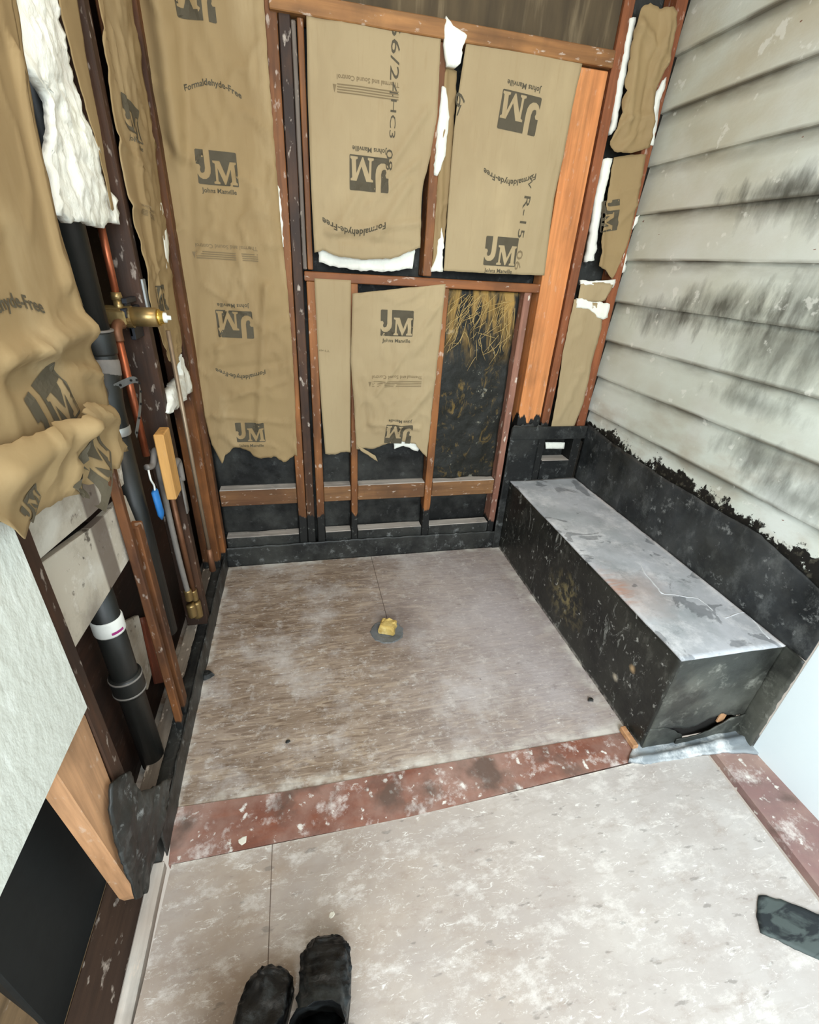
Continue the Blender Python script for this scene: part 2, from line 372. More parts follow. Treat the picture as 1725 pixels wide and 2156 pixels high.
seam = k.math('LESS_THAN', k.math('ABSOLUTE', k.math('SUBTRACT', k.sep.outputs['X'], .352)), .0016); k.mix(k.math('MULTIPLY', k.math('MULTIPLY', seam, k.math('GREATER_THAN', k.sep.outputs['Y'], 1.70)), .8), (70, 54, 44))
k.bump(6, .35, 8, (2, 12, 1), .003); k.bump(50, .3, 5, dist=.002)
bm = bmesh.new(); box(bm, XL - .14, XR + .1, .925, YB + .12, -.03, 0)
o = struct('floor_shower', bm, k.done()); o.name = 'floor'
k = Mat('skim_coated_subfloor', .75, .3).base((168, 150, 134))
k.lay((132, 114, 98), 1.5, .40, .70, .7, 8, (1, 1.5, 1)); k.lay((196, 184, 172), 2.2, .42, .68, .8, 10, off=(3, 0, 0), rough=.65)
k.lay((196, 192, 190), 1.0, .1, .5, .75, 6, off=(3, 4, 0), mask=k.rng(k.sep.outputs['X'], -.1, 1.1)); k.lay((170, 160, 154), 3, .40, .66, .7, 10, (1, 1.6, 1), (9, 0, 0), rough=.7)  # first layer: brighter daylit right side put into the floor colour
k.lay((222, 216, 210), 7, .52, .64, .65, 12, (1, 1.8, 1), rough=.8); k.lay((140, 120, 106), 6, .54, .70, .5, 12, (1, 2.0, 1), (6, 6, 0), rough=.78); k.lay((236, 232, 226), 24, .62, .68, .7, 8, (1, 2.6, 1), rough=.8, dist=1); k.lay((140, 122, 108), 5, .55, .75, .3, 8, (1.5, 6, 1), dist=.8)
k.lay((112, 106, 100), 14, .68, .73, .5, 6, (1, 3, 1)); k.lay((120, 70, 50), 20, .80, .83, .8)
cr = k.rng(k.math('ABSOLUTE', k.math('SUBTRACT', k.math('SUBTRACT', k.sep.outputs['Y'], k.math('MULTIPLY', k.sep.outputs['X'], .017)), .800)), .004, .022, 1, 0); k.lay((232, 226, 216), 14, .44, .56, .95, 10, mask=cr, rough=.75)
seam = k.math('LESS_THAN', k.math('ABSOLUTE', k.math('SUBTRACT', k.sep.outputs['X'], k.rng(k.sep.outputs['Y'], .2, .8, -.158, -.158))), .0013); k.mix(k.math('MULTIPLY', seam, .8), (80, 62, 50))
b1 = k.blob((-.14, .22, 0), .22, (1, 1, 1), 8, .5); k.mix(k.math('MULTIPLY', b1, .35), (140, 108, 84))
k.bump(7, .3, 8, dist=.004); k.bump(60, .25, 5, dist=.002)
P = [Plane('z', 0).at(*q) for q in [(262, 2156), (362, 1822), (860, 1722), (1340, 1606), (1490, 1592), (1725, 1905)]]
P = [(-.46, -1.4)] + [(-.457, .3)] + P[1:5] + [(1.37, .35), (1.34, -1.4)]
bm = bmesh.new(); z0, z1 = -.03, .004
a = [bm.verts.new((q[0], q[1], z0)) for q in P]; b = [bm.verts.new((q[0], q[1], z1)) for q in P]
bm.faces.new(a[::-1]); bm.faces.new(b)
for i in range(len(P)): bm.faces.new((a[i], a[(i + 1) % len(P)], b[(i + 1) % len(P)], b[i]))
struct('floor', bm, k.done())
def redpaint(name, off, dustk=.7, c=(124, 80, 66), c2=(140, 86, 66)):
    k = Mat(name, .6, .35).base(c); k.lay(c2, 4, .45, .65, .8, 6, (2, 8, 1), off)
    k.lay((172, 144, 132), 2.6, .40, .60, dustk, 12, (1, 1, 1), off, rough=.66); k.lay((222, 212, 206), 9, .53, .64, .8, 12, off=off, rough=.75)
    k.lay((240, 236, 228), 30, .66, .72, .8, 6, off=off); k.lay((88, 74, 66), 4, .56, .66, .8, 8, (1, 1, 1), tuple(x + 3 for x in off))
    k.bump(20, .35, 8, dist=.002); return k.done()
FLP = Plane('z', 0)
prism('trim_1', FLP, [(355, 1822), (366, 1702), (600, 1668), (870, 1620), (1180, 1565), (1318, 1542), (1345, 1600), (1100, 1662), (862, 1722), (600, 1772)], -.02, .0035, redpaint('red_threshold', (0, 0, 0)), bev=.0008)['kind'] = 'structure'
prism('trim_2', FLP, [(1352, .35)] if 0 else [(1.44, .84), (1.62, .84), (1.62, -.9), (1.33, -.9)], -.03, .001, redpaint('red_floor_border', (4, 2, 0), .9, (140, 112, 108), (146, 112, 108)), px=False, bev=.0008)['kind'] = 'structure'
lumber('trim_3', -.492, -.455, -.9, .80, -.03, .008, wood('white_dusted_strip', (222, 214, 204), (160, 136, 118), 'y', .6, .9, off=(3, 0, 0)))['kind'] = 'structure'
lumber('trim_4', -.60, -.492, -.9, .80, -.06, -.002, W_SILL)['kind'] = 'structure'
bm = bmesh.new(); box(bm, -1.7, -.60, -.9, 1.2, -.05, -.001)
struct('floor', bm, wood('next_room_boards', (150, 124, 92), (110, 84, 58), 'y', .6, .3))
# wall sheathing
bm = bmesh.new(); box(bm, -.66, XR + .12, YB + .10, YB + .12, -.03, 2.9); struct('wall_back', bm, BLK2)
bm = bmesh.new(); box(bm, -.66, -.60, .80, YB + .12, -.03, 2.9); struct('wall_left', bm, wood('dark_sheathing', (62, 38, 26), (22, 16, 13), 'y', .9, .05))
# siding, each board lapping over the one below
k = Mat('old_painted_siding', .5, .4).base((214, 220, 210))
k.lay((184, 182, 164), 1.6, .40, .70, .7, 7, (1, 1, 2.0)); k.lay((224, 228, 224), 2.5, .45, .7, .7, 8, (1, 1, 1), (3, 3, 3))
up = k.rng(k.sep.outputs['Z'], 1.3, 2.3); k.lay((186, 174, 144), 2.4, .35, .65, .7, 7, (1, 1, 1.5), (1, 7, 3), mask=up)  # yellower upwards: warm lamp light put into the siding colour
k.lay((168, 150, 128), 4, .5, .66, .5, 8, (1, 1, 2), (1, 1, 3), mask=k.rng(k.sep.outputs['Z'], 1.2, .85))
EXP = .1865; ZL = .875
fr = k.N.new('ShaderNodeMath'); fr.operation = 'WRAP'; k.l(k.math('SUBTRACT', k.sep.outputs['Z'], ZL), fr.inputs[0]); fr.inputs[1].default_value = EXP; fr.inputs[2].default_value = 0
dirt = k.math('MAXIMUM', k.rng(fr.outputs[0], .010, .0, 0, 1), k.rng(fr.outputs[0], EXP - .06, EXP, 0, 1)); k.lay((92, 84, 68), 3, .36, .58, .85, 8, (1, .8, 3), (0, 2, 0), mask=dirt)
for (yy, zz, rd, st, kk) in [(1.42, 1.80, .26, (1, .8, 2.6), .8), (1.62, 1.47, .20, (1, .8, 2.0), .9), (1.95, 1.40, .20, (1, .8, 2.2), .75), (1.30, 1.36, .25, (1, .8, 1.6), .7), (1.30, 1.50, .16, (1, 1, 1.6), .7), (1.35, 1.17, .16, (1, .7, 3), .6), (1.20, 1.00, .18, (1, .7, 2.4), .7), (1.5, 1.83, .2, (1, .6, 4), .7), (1.05, .93, .2, (1, .7, 3), .6)]:
    k.mix(k.math('MULTIPLY', k.blob((XR, yy, zz), rd, st, 7, 1.1, .1, 9, (1, 2.4, .8)), kk * .95), (60, 60, 52))
k.lay((120, 70, 50), 24, .79, .80, .9, 4, (1, .6, 1.6)); k.lay((240, 240, 232), 16, .68, .72, .5, 8, (1, 1, 1), (7, 3, 3))
# brushed black coating along the foot of the boards, ragged on top
edge = k.rng(k.math('ADD', k.sep.outputs['Z'], k.math('MULTIPLY', k.noise(6, 7, (1, 1, 1), (0, 0, 0), .72), -.42)), .572, .582, 1, 0)
k.mix(edge, (26, 25, 23)); k.lay((96, 92, 80), 40, .6, .7, .5, 5, mask=edge)
k.bump(14, .3, 7, (1, 1, 3), .004); k.bump(70, .2, 4, dist=.002)
bm = bmesh.new(); y0, y1 = .79, YB + .03; n = 60
for i in range(-1, 11):
    zb = ZL + EXP * i
    prof = [(XR + .030, zb - .004), (XR + .000, zb - .002), (XR + .000, zb + .012), (XR + .016, zb + EXP - .002), (XR + .030, zb + EXP - .002)]
    rows = []
    for j in range(n + 1):
        y = y0 + (y1 - y0) * j / n; w_ = .0015 * fbm(y * 2, i * 3.3, 0)
        rows.append([bm.verts.new((p[0] + w_, y, p[1] + w_ * 1.5)) for p in prof])
    for j in range(n):
        for q in range(len(prof)): bm.faces.new((rows[j][q], rows[j + 1][q], rows[j + 1][(q + 1) % 5], rows[j][(q + 1) % 5]))
    bm.faces.new(rows[0]); bm.faces.new(rows[-1][::-1])
struct('wall_right', bm, k.done())
# finished wall nearer the camera: pale blue foam board
k = Mat('pale_blue_wall_board', .6, .4).base((236, 246, 249)); k.lay((230, 242, 247), 4, .4, .7, .6); k.bump(30, .1, dist=.002)
bm = bmesh.new(); box(bm, XR + .005, XR + .06, -1.4, .785, .0, 2.5)
struct('wall_right', bm, k.done())
# left drywall panel cut off below
k = Mat('textured_white_wallboard', .8, .3).base((208, 210, 200)); k.lay((222, 224, 216), 26, .55, .68, .9, 5, (1, 1.6, .8)); k.lay((196, 198, 188), 2, .4, .7, .6); k.bump(34, .8, 5, (1, 1.4, .8), .004)
prism('wallboard_panel', Plane('x', XL), [(.73, .742), (.73, 2.9), (-1.2, 2.9), (-1.2, .755)], .001, .014, k.done(), px=False)
tag(bpy.data.objects['wallboard_panel'], 'white textured wallboard panel cut off above the open stud bay', 'wallboard')
# black sheet of the neighbouring void
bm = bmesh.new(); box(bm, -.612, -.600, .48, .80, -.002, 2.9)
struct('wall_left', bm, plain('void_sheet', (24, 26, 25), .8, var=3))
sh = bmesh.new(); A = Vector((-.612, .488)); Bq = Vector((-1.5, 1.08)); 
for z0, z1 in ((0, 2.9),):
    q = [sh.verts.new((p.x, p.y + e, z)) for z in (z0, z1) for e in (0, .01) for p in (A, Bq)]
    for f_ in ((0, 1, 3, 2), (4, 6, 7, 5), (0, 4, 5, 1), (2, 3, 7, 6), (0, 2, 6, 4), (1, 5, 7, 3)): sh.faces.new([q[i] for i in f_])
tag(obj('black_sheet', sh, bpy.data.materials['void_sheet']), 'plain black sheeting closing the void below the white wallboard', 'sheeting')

# ================================================================ BACK WALL FRAME
BP = Plane('y', YB)
def post(label, x0, x1, z0, z1, m, y0=YB, dep=.09, name='stud', cat='stud', seed=0, grp=None):
    o = lumber(name, x0, x1, y0, y0 + dep, z0, z1, m, seed=seed); return tag(o, label, cat, grp)
post('long sooty stud against the tall left paper batt, left of the doubled pair', -.052, -.010, .0, 2.75, W_STUD, seed=1)
post('dark sooty stud, right of the doubled pair between tall batt and window opening', -.007, .034, .0, 2.75, W_DARK, seed=2)
post('short trimmer stud under the middle rail beside the doubled studs', .048, .088, .0, 1.455, W_RED if 0 else W_STUD, seed=3)
post('narrow brown trimmer strip left of the upper left batt', .056, .078, 1.50, 2.28, W_STUD, name='stud', seed=4)
tag(lumber('lath_strip', .036, .052, YB - .004, YB + .01, 1.50, 2.27, wood('grey_lath', (120, 108, 98), (80, 68, 60), 'z', .7, .7), seed=5), 'thin grey weathered lath strip beside the narrow trimmer', 'strip')
post('thin red stud between the two lower paper batts', .238, .272, .0, 1.455, W_STUD, seed=6)
post('red chalk-spotted stud left of the bare black fibre bay', .655, .695, .0, 1.455, W_STUD, seed=7)
post('reddish stud between the two upper batts above the rail', .565, .605, 1.50, 2.28, W_STUD, seed=8)
post('pale chalky stud right of the bare black fibre bay', 1.075, 1.112, .0, 1.455, W_PINK, seed=9)
post('wide fresh orange fir post right of the window opening', 1.150, 1.285, .0, 2.275, W_NEW, y0=YB - .005, seed=10)
post('dark brown stud between orange post and right batt column', 1.300, 1.345, .0, 2.75, W_RED, seed=11)
post('reddish corner stud meeting the painted siding', 1.525, 1.575, .0, 2.75, W_CORN, seed=12)
tag(lumber('header_beam', -.035, 1.292, YB - .02, YB + .09, 2.282, 2.335, W_BEAM, seed=13), 'scuffed orange header board above the two upper batts', 'beam')
tag(lumber('rail', .04, 1.148, YB - .004, YB + .09, 1.455, 1.493, W_H, seed=14), 'reddish window rail between upper and lower batts', 'rail')
k = Mat('stained_header_panel', .8, .2).base((94, 80, 60)); k.lay((60, 52, 42), 1.5, .35, .65, .9, 8, (6, 1, 1)); k.lay((150, 132, 104), 1.8, .55, .72, .6, 8, (9, 1, 1)); k.bump(8, .3, 6, (6, 1, 1), .003)
bm = bmesh.new(); box(bm, .036, 1.298, YB + .015, YB + .085, 2.336, 2.9); tag(obj('header_panel', bm, k.done()), 'grey brown weathered panel above the header board', 'panel')
# blocking: upper row of bare wood with white dusted tops, lower row black
bays = [(-.44, -.054), (.090, .236), (.274, .653), (.697, 1.073)]
names = ['left of the doubled studs', 'in the narrow bay right of the doubled studs', 'below the lower emblem batt', 'under the bare black fibre bay']
for i, (xa, xb) in enumerate(bays):
    tilt = .0
    t = thing('blocking', ((xa + xb) / 2, YB + .04, .37), 'bare brown blocking with dusty white top ' + names[i], 'blocking', 'upper row of wall blocking')
    lumber('board', xa, xb, YB + .004, YB + .068, .375, .463, W_BLK, t, seed=20 + i)
    lumber('dusty_top', xa + .002, xb - .002, YB + .006, YB + .066, .463, .467, W_DUSTY, t, seed=30 + i, bev=.0012)
    t = thing('blocking', ((xa + xb) / 2, YB + .04, .02), 'black coated bottom blocking ' + names[i], 'blocking', 'bottom row of wall blocking')
    lumber('board', xa, xb, YB + .004, YB + .068, .0, .178, BLK, t, seed=40 + i)
    lumber('dusty_top', xa + .002, xb - .002, YB + .006, YB + .066, .178, .182, W_DUSTY, t, seed=50 + i, bev=.0012)
# liner folded up the foot of the wall
D0 = wrinkle(.004, 3)
tag(sheet('liner_strip', Plane('y', YB - .002), [(-.455, .001), (1.16, .001)], [(1.16, .001), (1.16, .12)], [(-.455, .125), (.3, .13), (.9, .12), (1.16, .12)], [(-.455, .001), (-.455, .125)], BLK, D=lambda a, b: D0(a, b) * .6 + .004, px=False, torn=(0, 0, .004, 0), thick=.004),
    'black waterproof liner strip along the foot of the back wall', 'liner')
# nook right of the orange post
D1 = wrinkle(.003, 9)
tag(sheet('liner_upstand', Plane('y', YB - .010), [(1.118, .001), (1.300, .001)], [(1.300, .001), (1.300, .80)], [(1.118, .78), (1.16, .79), (1.25, .80), (1.300, .80)], [(1.118, .001), (1.118, .78)], BLK, D=D1, px=False, torn=(0, 0, .03, 0), thick=.004),
    'black coated liner wrapped up the foot of the orange post', 'liner')
tag(lumber('blocking', 1.12, 1.583, YB - .022, YB - .012, .715, .79, BLK, seed=60), 'black coated crosspiece between orange post and siding', 'blocking')
t = thing('blocking', (1.44, YB + .03, .46), 'black blocking with white dusty top behind the bench end', 'blocking')
lumber('board', 1.347, 1.524, YB - .004, YB + .08, .455, .575, BLK, t, seed=61); lumber('dusty_top', 1.35, 1.522, YB - .002, YB + .078, .575, .579, W_DUSTY, t, seed=62, bev=.0012)

# ================================================================ PAPER FACED BATTS, back wall
def batt(label, grp='kraft faced insulation batts'):
    return thing('insulation_batt', (0, 0, 0), label, 'insulation', grp)
PB = Plane('y', YB - .004); PI = Plane('y', YB + .012)
def filler(pl, pxs, parent, h=-.02, thick=.04, amp=.012, seed=0, torn=.006, name='glass_wool'):
    """fluffy insulation body between four chains"""
    def D(a, b): return h + amp * fbm(a * 14 + seed, b * 10, seed, 5) + amp * .5 * (random.random() - .5) * .6
    return sheet(name, pl, *pxs, FL, parent, D, thick, .012, (torn, torn, torn, torn), seed)
t = batt('tall kraft paper batt with four printed emblems left of the doubled studs')
D = wrinkle(.012, 1.3, [(395, 300, 415, 880, .012, -.022), (385, -60, 400, 300, .014, -.026), (340, 300, 400, 360, .02, -.02), (440, 740, 560, 700, .012, .008), (430, 600, 520, 660, .012, .008), (450, 780, 600, 760, .012, -.008), (560, 600, 545, 900, .014, .014), (400, 700, 440, 930, .02, .012), (540, 0, 590, 560, .008, .006), (450, 870, 610, 890, .01, .008), (470, 840, 600, 800, .012, .008), (330, -40, 380, 330, .035, .045)], PB, .012, (-.2, 1.0), (.15, .5))
sheet('paper_facing', PB, [(468, 975), (480, 950), (495, 938), (520, 945), (548, 963), (580, 960), (598, 967), (626, 958)], [(626, 958), (617, 750), (605, 600), (592, 480), (578, 300), (566, 150), (556, 0), (550, -90)],
      [(285, -90), (400, -90), (550, -90)], [(468, 975), (448, 935), (428, 850), (404, 716), (388, 610), (362, 480), (338, 340), (312, 170), (292, 20), (285, -90)], KR_L, t, D, torn=(.012, .002, 0, 0))
ink(PB, D, t, [('logo', 412, 5, 82, 180), ('arc:Formaldehyde-Free', 447, 175, 120, 0), ('logo', 458, 355, 85, 0), ('bars', 478, 520, 130, 180), ('logo', 496, 682, 76, 180), ('arc:Formaldehyde-Free', 510, 792, 104, 180), ('logo', 528, 908, 60, 0)])
filler(PI, ([(585, 520), (598, 520)], [(598, 520), (590, 400)], [(575, 380), (590, 400)], [(585, 520), (575, 380)]), t, .020, .03, .004)
t = batt('upper left emblem batt with stamped numbers and crumpled bottom, under the header')
D = wrinkle(.008, 2.1, [(900, 230, 790, 400, .014, .012), (880, 340, 770, 440, .012, .010), (760, 400, 700, 500, .02, .012), (860, 390, 790, 500, .02, .014), (880, 470, 690, 490, .014, .012), (690, 500, 870, 520, .012, -.008)], PB, .02, (.35, 1.62), (.2, .12), fine=.6)
sheet('paper_facing', PB, [(662, 532), (680, 528), (715, 540), (760, 546), (820, 545), (884, 522)], [(884, 522), (886, 440), (890, 390), (905, 330), (920, 240), (924, 150), (928, 72)],
      [(645, 36), (780, 50), (928, 72)], [(662, 532), (655, 400), (648, 200), (645, 36)], KR, t, D, torn=(.004, .001, .001, 0))
ink(PB, D, t, [('logo', 777, 368, 82, 180), ('bars', 775, 172, 130, 180), ('66/24', 830, 128, 118, -91), ('HC3', 826, 252, 62, -91), ('08', 818, 338, 36, -92), ('arc:Formaldehyde-Free', 745, 490, 130, 180)])
filler(PI, ([(672, 552), (700, 562), (790, 572), (868, 566)], [(868, 566), (872, 515)], [(668, 500), (872, 515)], [(672, 552), (668, 500)]), t, .004, .05, .014, 2)
filler(PI, ([(874, 430), (884, 430)], [(884, 430), (888, 390)], [(884, 385), (888, 390)], [(874, 430), (884, 385)]), t, .010, .03, .004, 8)
t = batt('narrow torn batt with white wool showing, between the two upper emblem batts')
D = wrinkle(.010, 4.4, [(940, 150, 925, 500, .012, .014)], PB)
sheet('paper_facing', PI, [(908, 566), (925, 540), (935, 510)], [(935, 510), (946, 400), (955, 280), (962, 150)], [(932, 152), (945, 140), (962, 150)], [(908, 566), (915, 440), (926, 300), (932, 152)], KR_L, t, lambda a, b: D(a, b) - .004, torn=(.01, .003, .006, .003))
filler(PI, ([(936, 145), (955, 150), (964, 140)], [(964, 140), (968, 110), (978, 82)], [(934, 42), (948, 62), (978, 82)], [(936, 145), (930, 100), (934, 42)]), t, .035, .03, .006, 3, .004)
filler(PI, ([(912, 370), (918, 372)], [(918, 372), (934, 330), (942, 260), (936, 190)], [(928, 185), (936, 190)], [(912, 370), (918, 280), (928, 185)]), t, .024, .03, .006, 4)
filler(PI, ([(906, 572), (930, 572)], [(930, 572), (932, 500)], [(928, 480), (932, 500)], [(906, 572), (912, 555), (928, 480)]), t, .018, .03, .006, 5)
t = batt('upper right emblem batt stamped R-15 beside the orange post')
D = wrinkle(.0045, 5.2, [(975, 110, 945, 560, .006, -.006), (1160, 350, 1120, 560, .012, .006)], PB, .012, (.95, 1.95), (.2, .5), fine=.4)
sheet('paper_facing', PB, [(934, 570), (1040, 576), (1146, 580)], [(1146, 580), (1165, 420), (1185, 330), (1205, 220), (1228, 122)], [(982, 86), (1100, 102), (1228, 122)], [(934, 570), (944, 420), (955, 280), (966, 190), (982, 86)], KR, t, D, torn=(.001, .001, .001, .001))
ink(PB, D, t, [('logo', 1091, 240, 82, 176), ('arc:Formaldehyde-Free', 1070, 385, 110, 180), ('logo', 1053, 530, 68, 0), ('R-15', 1100, 458, 70, -92), ('W', 1114, 382, 24, -92), ('06', 1090, 548, 34, -92, 1), ('6', 967, 210, 24, -80), ('/', 966, 234, 12, 10)])
t = batt('narrow plain kraft batt left of the lower emblem batt, under the rail')
D = wrinkle(.004, 6.2, [(728, 600, 732, 940, .005, .006)], PB, fine=.3)
sheet('paper_facing', PB, [(685, 955), (700, 958), (718, 950), (738, 952)], [(738, 952), (738, 800), (739, 590)], [(662, 586), (739, 590)], [(685, 955), (677, 860), (670, 750), (662, 586)], KR, t, D, torn=(.006, 0, 0, 0))
ink(PB, D, t, [('Ther', 682, 738, 26, 180, 1)])
t = batt('lower emblem batt with slanted top edge and torn bottom, centre of back wall')
D = wrinkle(.010, 7.7, [(925, 640, 790, 830, .010, .012), (760, 800, 770, 900, .01, -.01), (900, 820, 830, 905, .02, .014), (780, 890, 880, 900, .012, .012), (870, 740, 900, 700, .02, .012)], PB, .01, (.45, .9), (.2, .2))
sheet('paper_facing', PB, [(750, 945), (790, 942), (815, 932), (845, 928), (875, 935), (898, 962)], [(898, 962), (908, 860), (922, 740), (938, 598)], [(742, 618), (850, 606), (938, 598)], [(750, 945), (745, 850), (738, 760), (742, 618)], KR, t, D, torn=(.006, .001, .001, .001))
ink(PB, D, t, [('logo', 835, 680, 68, 0), ('bars', 835, 792, 104, 180), ('logo', 838, 912, 56, 176)])
filler(PI, ([(830, 945), (850, 938), (880, 950)], [(880, 950), (885, 925)], [(830, 925), (885, 925)], [(830, 945), (830, 925)]), t, .004, .03, .006, 11)
sheet('torn_flap', PB, [(760, 948), (795, 970)], [(795, 970), (790, 958)], [(750, 935), (790, 958)], [(760, 948), (750, 935)], KR, t, lambda a, b: .012, torn=(.002, 0, .002, 0))
# right column of batts
t = batt('crumpled kraft batt at the top of the narrow bay beside the siding')
D = wrinkle(.016, 8.8, [(1370, 120, 1335, 290, .012, -.014), (1340, 60, 1310, 280, .02, .02), (1400, 60, 1370, 160, .02, .016), (1345, 270, 1300, 320, .012, .014), (1365, 200, 1360, 290, .012, .014)], PB, .02, (1.43, 2.2), (.07, .25), fine=1.4)
sheet('paper_facing', PB, [(1278, 300), (1288, 322), (1325, 324), (1362, 312)], [(1362, 312), (1375, 200), (1405, 120), (1418, 60), (1412, 18)], [(1345, 22), (1362, 12), (1385, 20), (1412, 18)], [(1278, 300), (1300, 250), (1318, 140), (1330, 60), (1345, 22)], KR_L, t, D, torn=(.004, .004, .006, .004))
filler(PI, ([(1283, 285), (1292, 275)], [(1292, 275), (1312, 170), (1335, 40)], [(1322, 42), (1335, 40)], [(1283, 285), (1298, 180), (1322, 42)]), t, .016, .04, .007, 12)
filler(PI, ([(1362, 308), (1370, 308)], [(1370, 308), (1382, 230), (1397, 165)], [(1390, 172), (1397, 165)], [(1362, 308), (1362, 240), (1390, 172)]), t, .020, .03, .005, 13)
t = batt('kraft batt with pointed bottom, second down in the narrow bay beside siding')
D = wrinkle(.008, 9.9, [(1340, 430, 1300, 470, .01, .01), (1270, 440, 1262, 560, .012, .014)], PB)
sheet('paper_facing', PB, [(1258, 560), (1275, 570), (1288, 588), (1296, 574)], [(1296, 574), (1325, 500), (1342, 420), (1357, 326)], [(1292, 332), (1330, 326), (1357, 326)], [(1258, 560), (1265, 480), (1280, 400), (1292, 332)], KR_L, t, D, torn=(.003, .001, .002, .004))
ink(PB, D, t, [('mark', 1281, 455, 50, -80)])
filler(PI, ([(1232, 552), (1248, 548)], [(1248, 548), (1265, 430), (1285, 335)], [(1270, 335), (1285, 335)], [(1232, 552), (1250, 440), (1270, 335)]), t, .016, .04, .007, 14)
filler(PI, ([(1300, 572), (1314, 572)], [(1314, 572), (1322, 510), (1346, 452)], [(1334, 458), (1346, 452)], [(1300, 572), (1322, 500), (1334, 458)]), t, .008, .03, .010, 15, .012)
t = batt('lowest kraft batt in the narrow bay beside siding with white torn band')
D = wrinkle(.006, 10.9, [(1225, 780, 1175, 880, .02, .008)], PB)
sheet('paper_facing', PB, [(1158, 905), (1180, 902), (1208, 900)], [(1208, 900), (1228, 850), (1246, 760), (1265, 690), (1268, 640)], [(1208, 630), (1240, 636), (1268, 640)], [(1158, 905), (1172, 830), (1184, 740), (1208, 630)], KR, t, D, torn=(.002, .001, .003, .001))
sheet('paper_facing', PB, [(1215, 632), (1260, 636), (1272, 632)], [(1272, 632), (1292, 598)], [(1222, 598), (1262, 594), (1292, 598)], [(1215, 632), (1222, 598)], KR, t, D, torn=(.004, .003, .003, .001))
filler(PB, ([(1212, 648), (1240, 650), (1258, 668), (1278, 668)], [(1278, 668), (1282, 640)], [(1214, 628), (1240, 632), (1282, 636)], [(1212, 648), (1214, 628)]), t, .010, .02, .006, 16, .008)
filler(PB, ([(1222, 600), (1262, 600), (1290, 606)], [(1290, 606), (1296, 588)], [(1222, 590), (1262, 592), (1296, 588)], [(1222, 600), (1222, 590)]), t, .006, .015, .004, 17, .004)
filler(PI, ([(1150, 945), (1188, 945)], [(1188, 945), (1190, 932)], [(1150, 932), (1190, 932)], [(1150, 945), (1150, 932)]), t, .0, .015, .003, 18, .002)
# bare bay: felt with reed like fibres
t = thing('felt_panel', (.88, YB + .03, .47), 'black felt with glued yellow fibres in the bare bay under the rail', 'felt')
k = Mat('fibre_stuck_felt', .6, .3).base((34, 34, 30)); k.lay((120, 96, 48), 16, .56, .68, .8, 8, (1, 1, .6), rough=.7, dist=1.5); k.lay((190, 185, 165), 9, .64, .70, .6, 9, rough=.8); k.lay((190, 150, 80), 9, .45, .62, .8, 8, (2, 1, .5), (4, 0, 0), mask=k.rng(k.sep.outputs['Z'], 1.1, 1.35), dist=1); k.bump(20, .8, 8, dist=.01)
PFe = Plane('y', YB + .05)
sheet('felt', PFe, [(.698, .468), (1.073, .468)], [(1.073, .468), (1.073, 1.45)], [(.698, 1.45), (1.073, 1.45)], [(.698, .468), (.698, 1.45)], k.done(), t, lambda a, b: .012 * fbm(a * 9, b * 7, 2, 5), px=False, thick=.006)
bm = bmesh.new()
for i in range(110):
    x = random.uniform(.71, 1.05); z = 1.44 - abs(random.gauss(0, .12)); L = random.uniform(.03, .13); ang = random.gauss(-2.0, .5)
    p0 = Vector((x, YB + .034 - random.random() * .012, z)); p1 = p0 + Vector((math.cos(ang) * L, -random.random() * .008, math.sin(ang) * L)); p1.x = min(1.07, max(.70, p1.x)); mid = (p0 + p1) / 2 + Vector((random.gauss(0, .008), -.006, random.gauss(0, .008)))
    tube(bm, [p0, mid, p1], [.0010, .0014, .0004], 4)
f_ = obj('fibre', bm, plain('straw_fibre', (188, 160, 104), .8), t); f_['kind'] = 'stuff'
# black sheeting low in the bays
for (xa, xb, lb) in [(-.45, -.055, 'left of the doubled studs'), (.09, .236, 'in the narrow bay'), (.274, .653, 'below the lower emblem batt')]:
    DD = wrinkle(.008, xa * 5)
    o = tag(sheet('black_felt', Plane('y', YB + .075), [(xa, .18), (xb, .18)], [(xb, .18), (xb, .85)], [(xa, .85), (xb, .85)], [(xa, .18), (xa, .85)], BLK2, D=DD, px=False), 'wrinkled black felt behind the blocking ' + lb, 'felt', 'black felt panels behind the framing')

# ================================================================ LEFT WALL
LPp = Plane('x', XL)
def lp(x): return Plane('x', x)
def lstud(label, ya, yb, z0, z1, m, x1=XL, dep=.085, seed=0):
    return tag(lumber('stud', x1 - dep, x1, ya, yb, z0, z1, m, seed=seed), label, 'stud')
lstud('dark dusty stud between white wallboard and grey stained boards', .745, .792, .40, 1.30, W_L3, dep=.035, x1=XL - .002, seed=70)
lstud('splintered grey stud left of the cut short stud', 1.168, 1.192, .095, 1.30, W_LEFT, dep=.022, seed=71)
lstud('short brown stud with sawn off top in front of the black drain pipe', 1.226, 1.268, .095, .865, W_LEFT, dep=.042, seed=72)
lstud('dark brown stud behind the brass shower valve', 1.70, 1.745, .09, 2.9, W_L3, seed=73)
lstud('reddish corner stud of left wall by the tall emblem batt', 2.13, 2.18, .09, 2.9, W_LEFT, seed=74)
tag(lumber('stud', XL - .09, XL + .018, 2.205, YB - .006, .09, 2.75, W_LEFT, seed=75), 'split orange brown stud filling the back left corner', 'stud')
t = thing('bottom_plate', (XL - .05, 1.5, 0), 'black coated bottom plate with chalky top along the left wall', 'plate')
lumber('board', XL - .09, XL - .002, .80, YB - .003, .0, .086, BLK, t, seed=76); lumber('chalky_top', XL - .088, XL - .044, .84, YB - .006, .086, .092, W_GREY, t, seed=77, bev=.001)
DD = wrinkle(.005, 2.2)
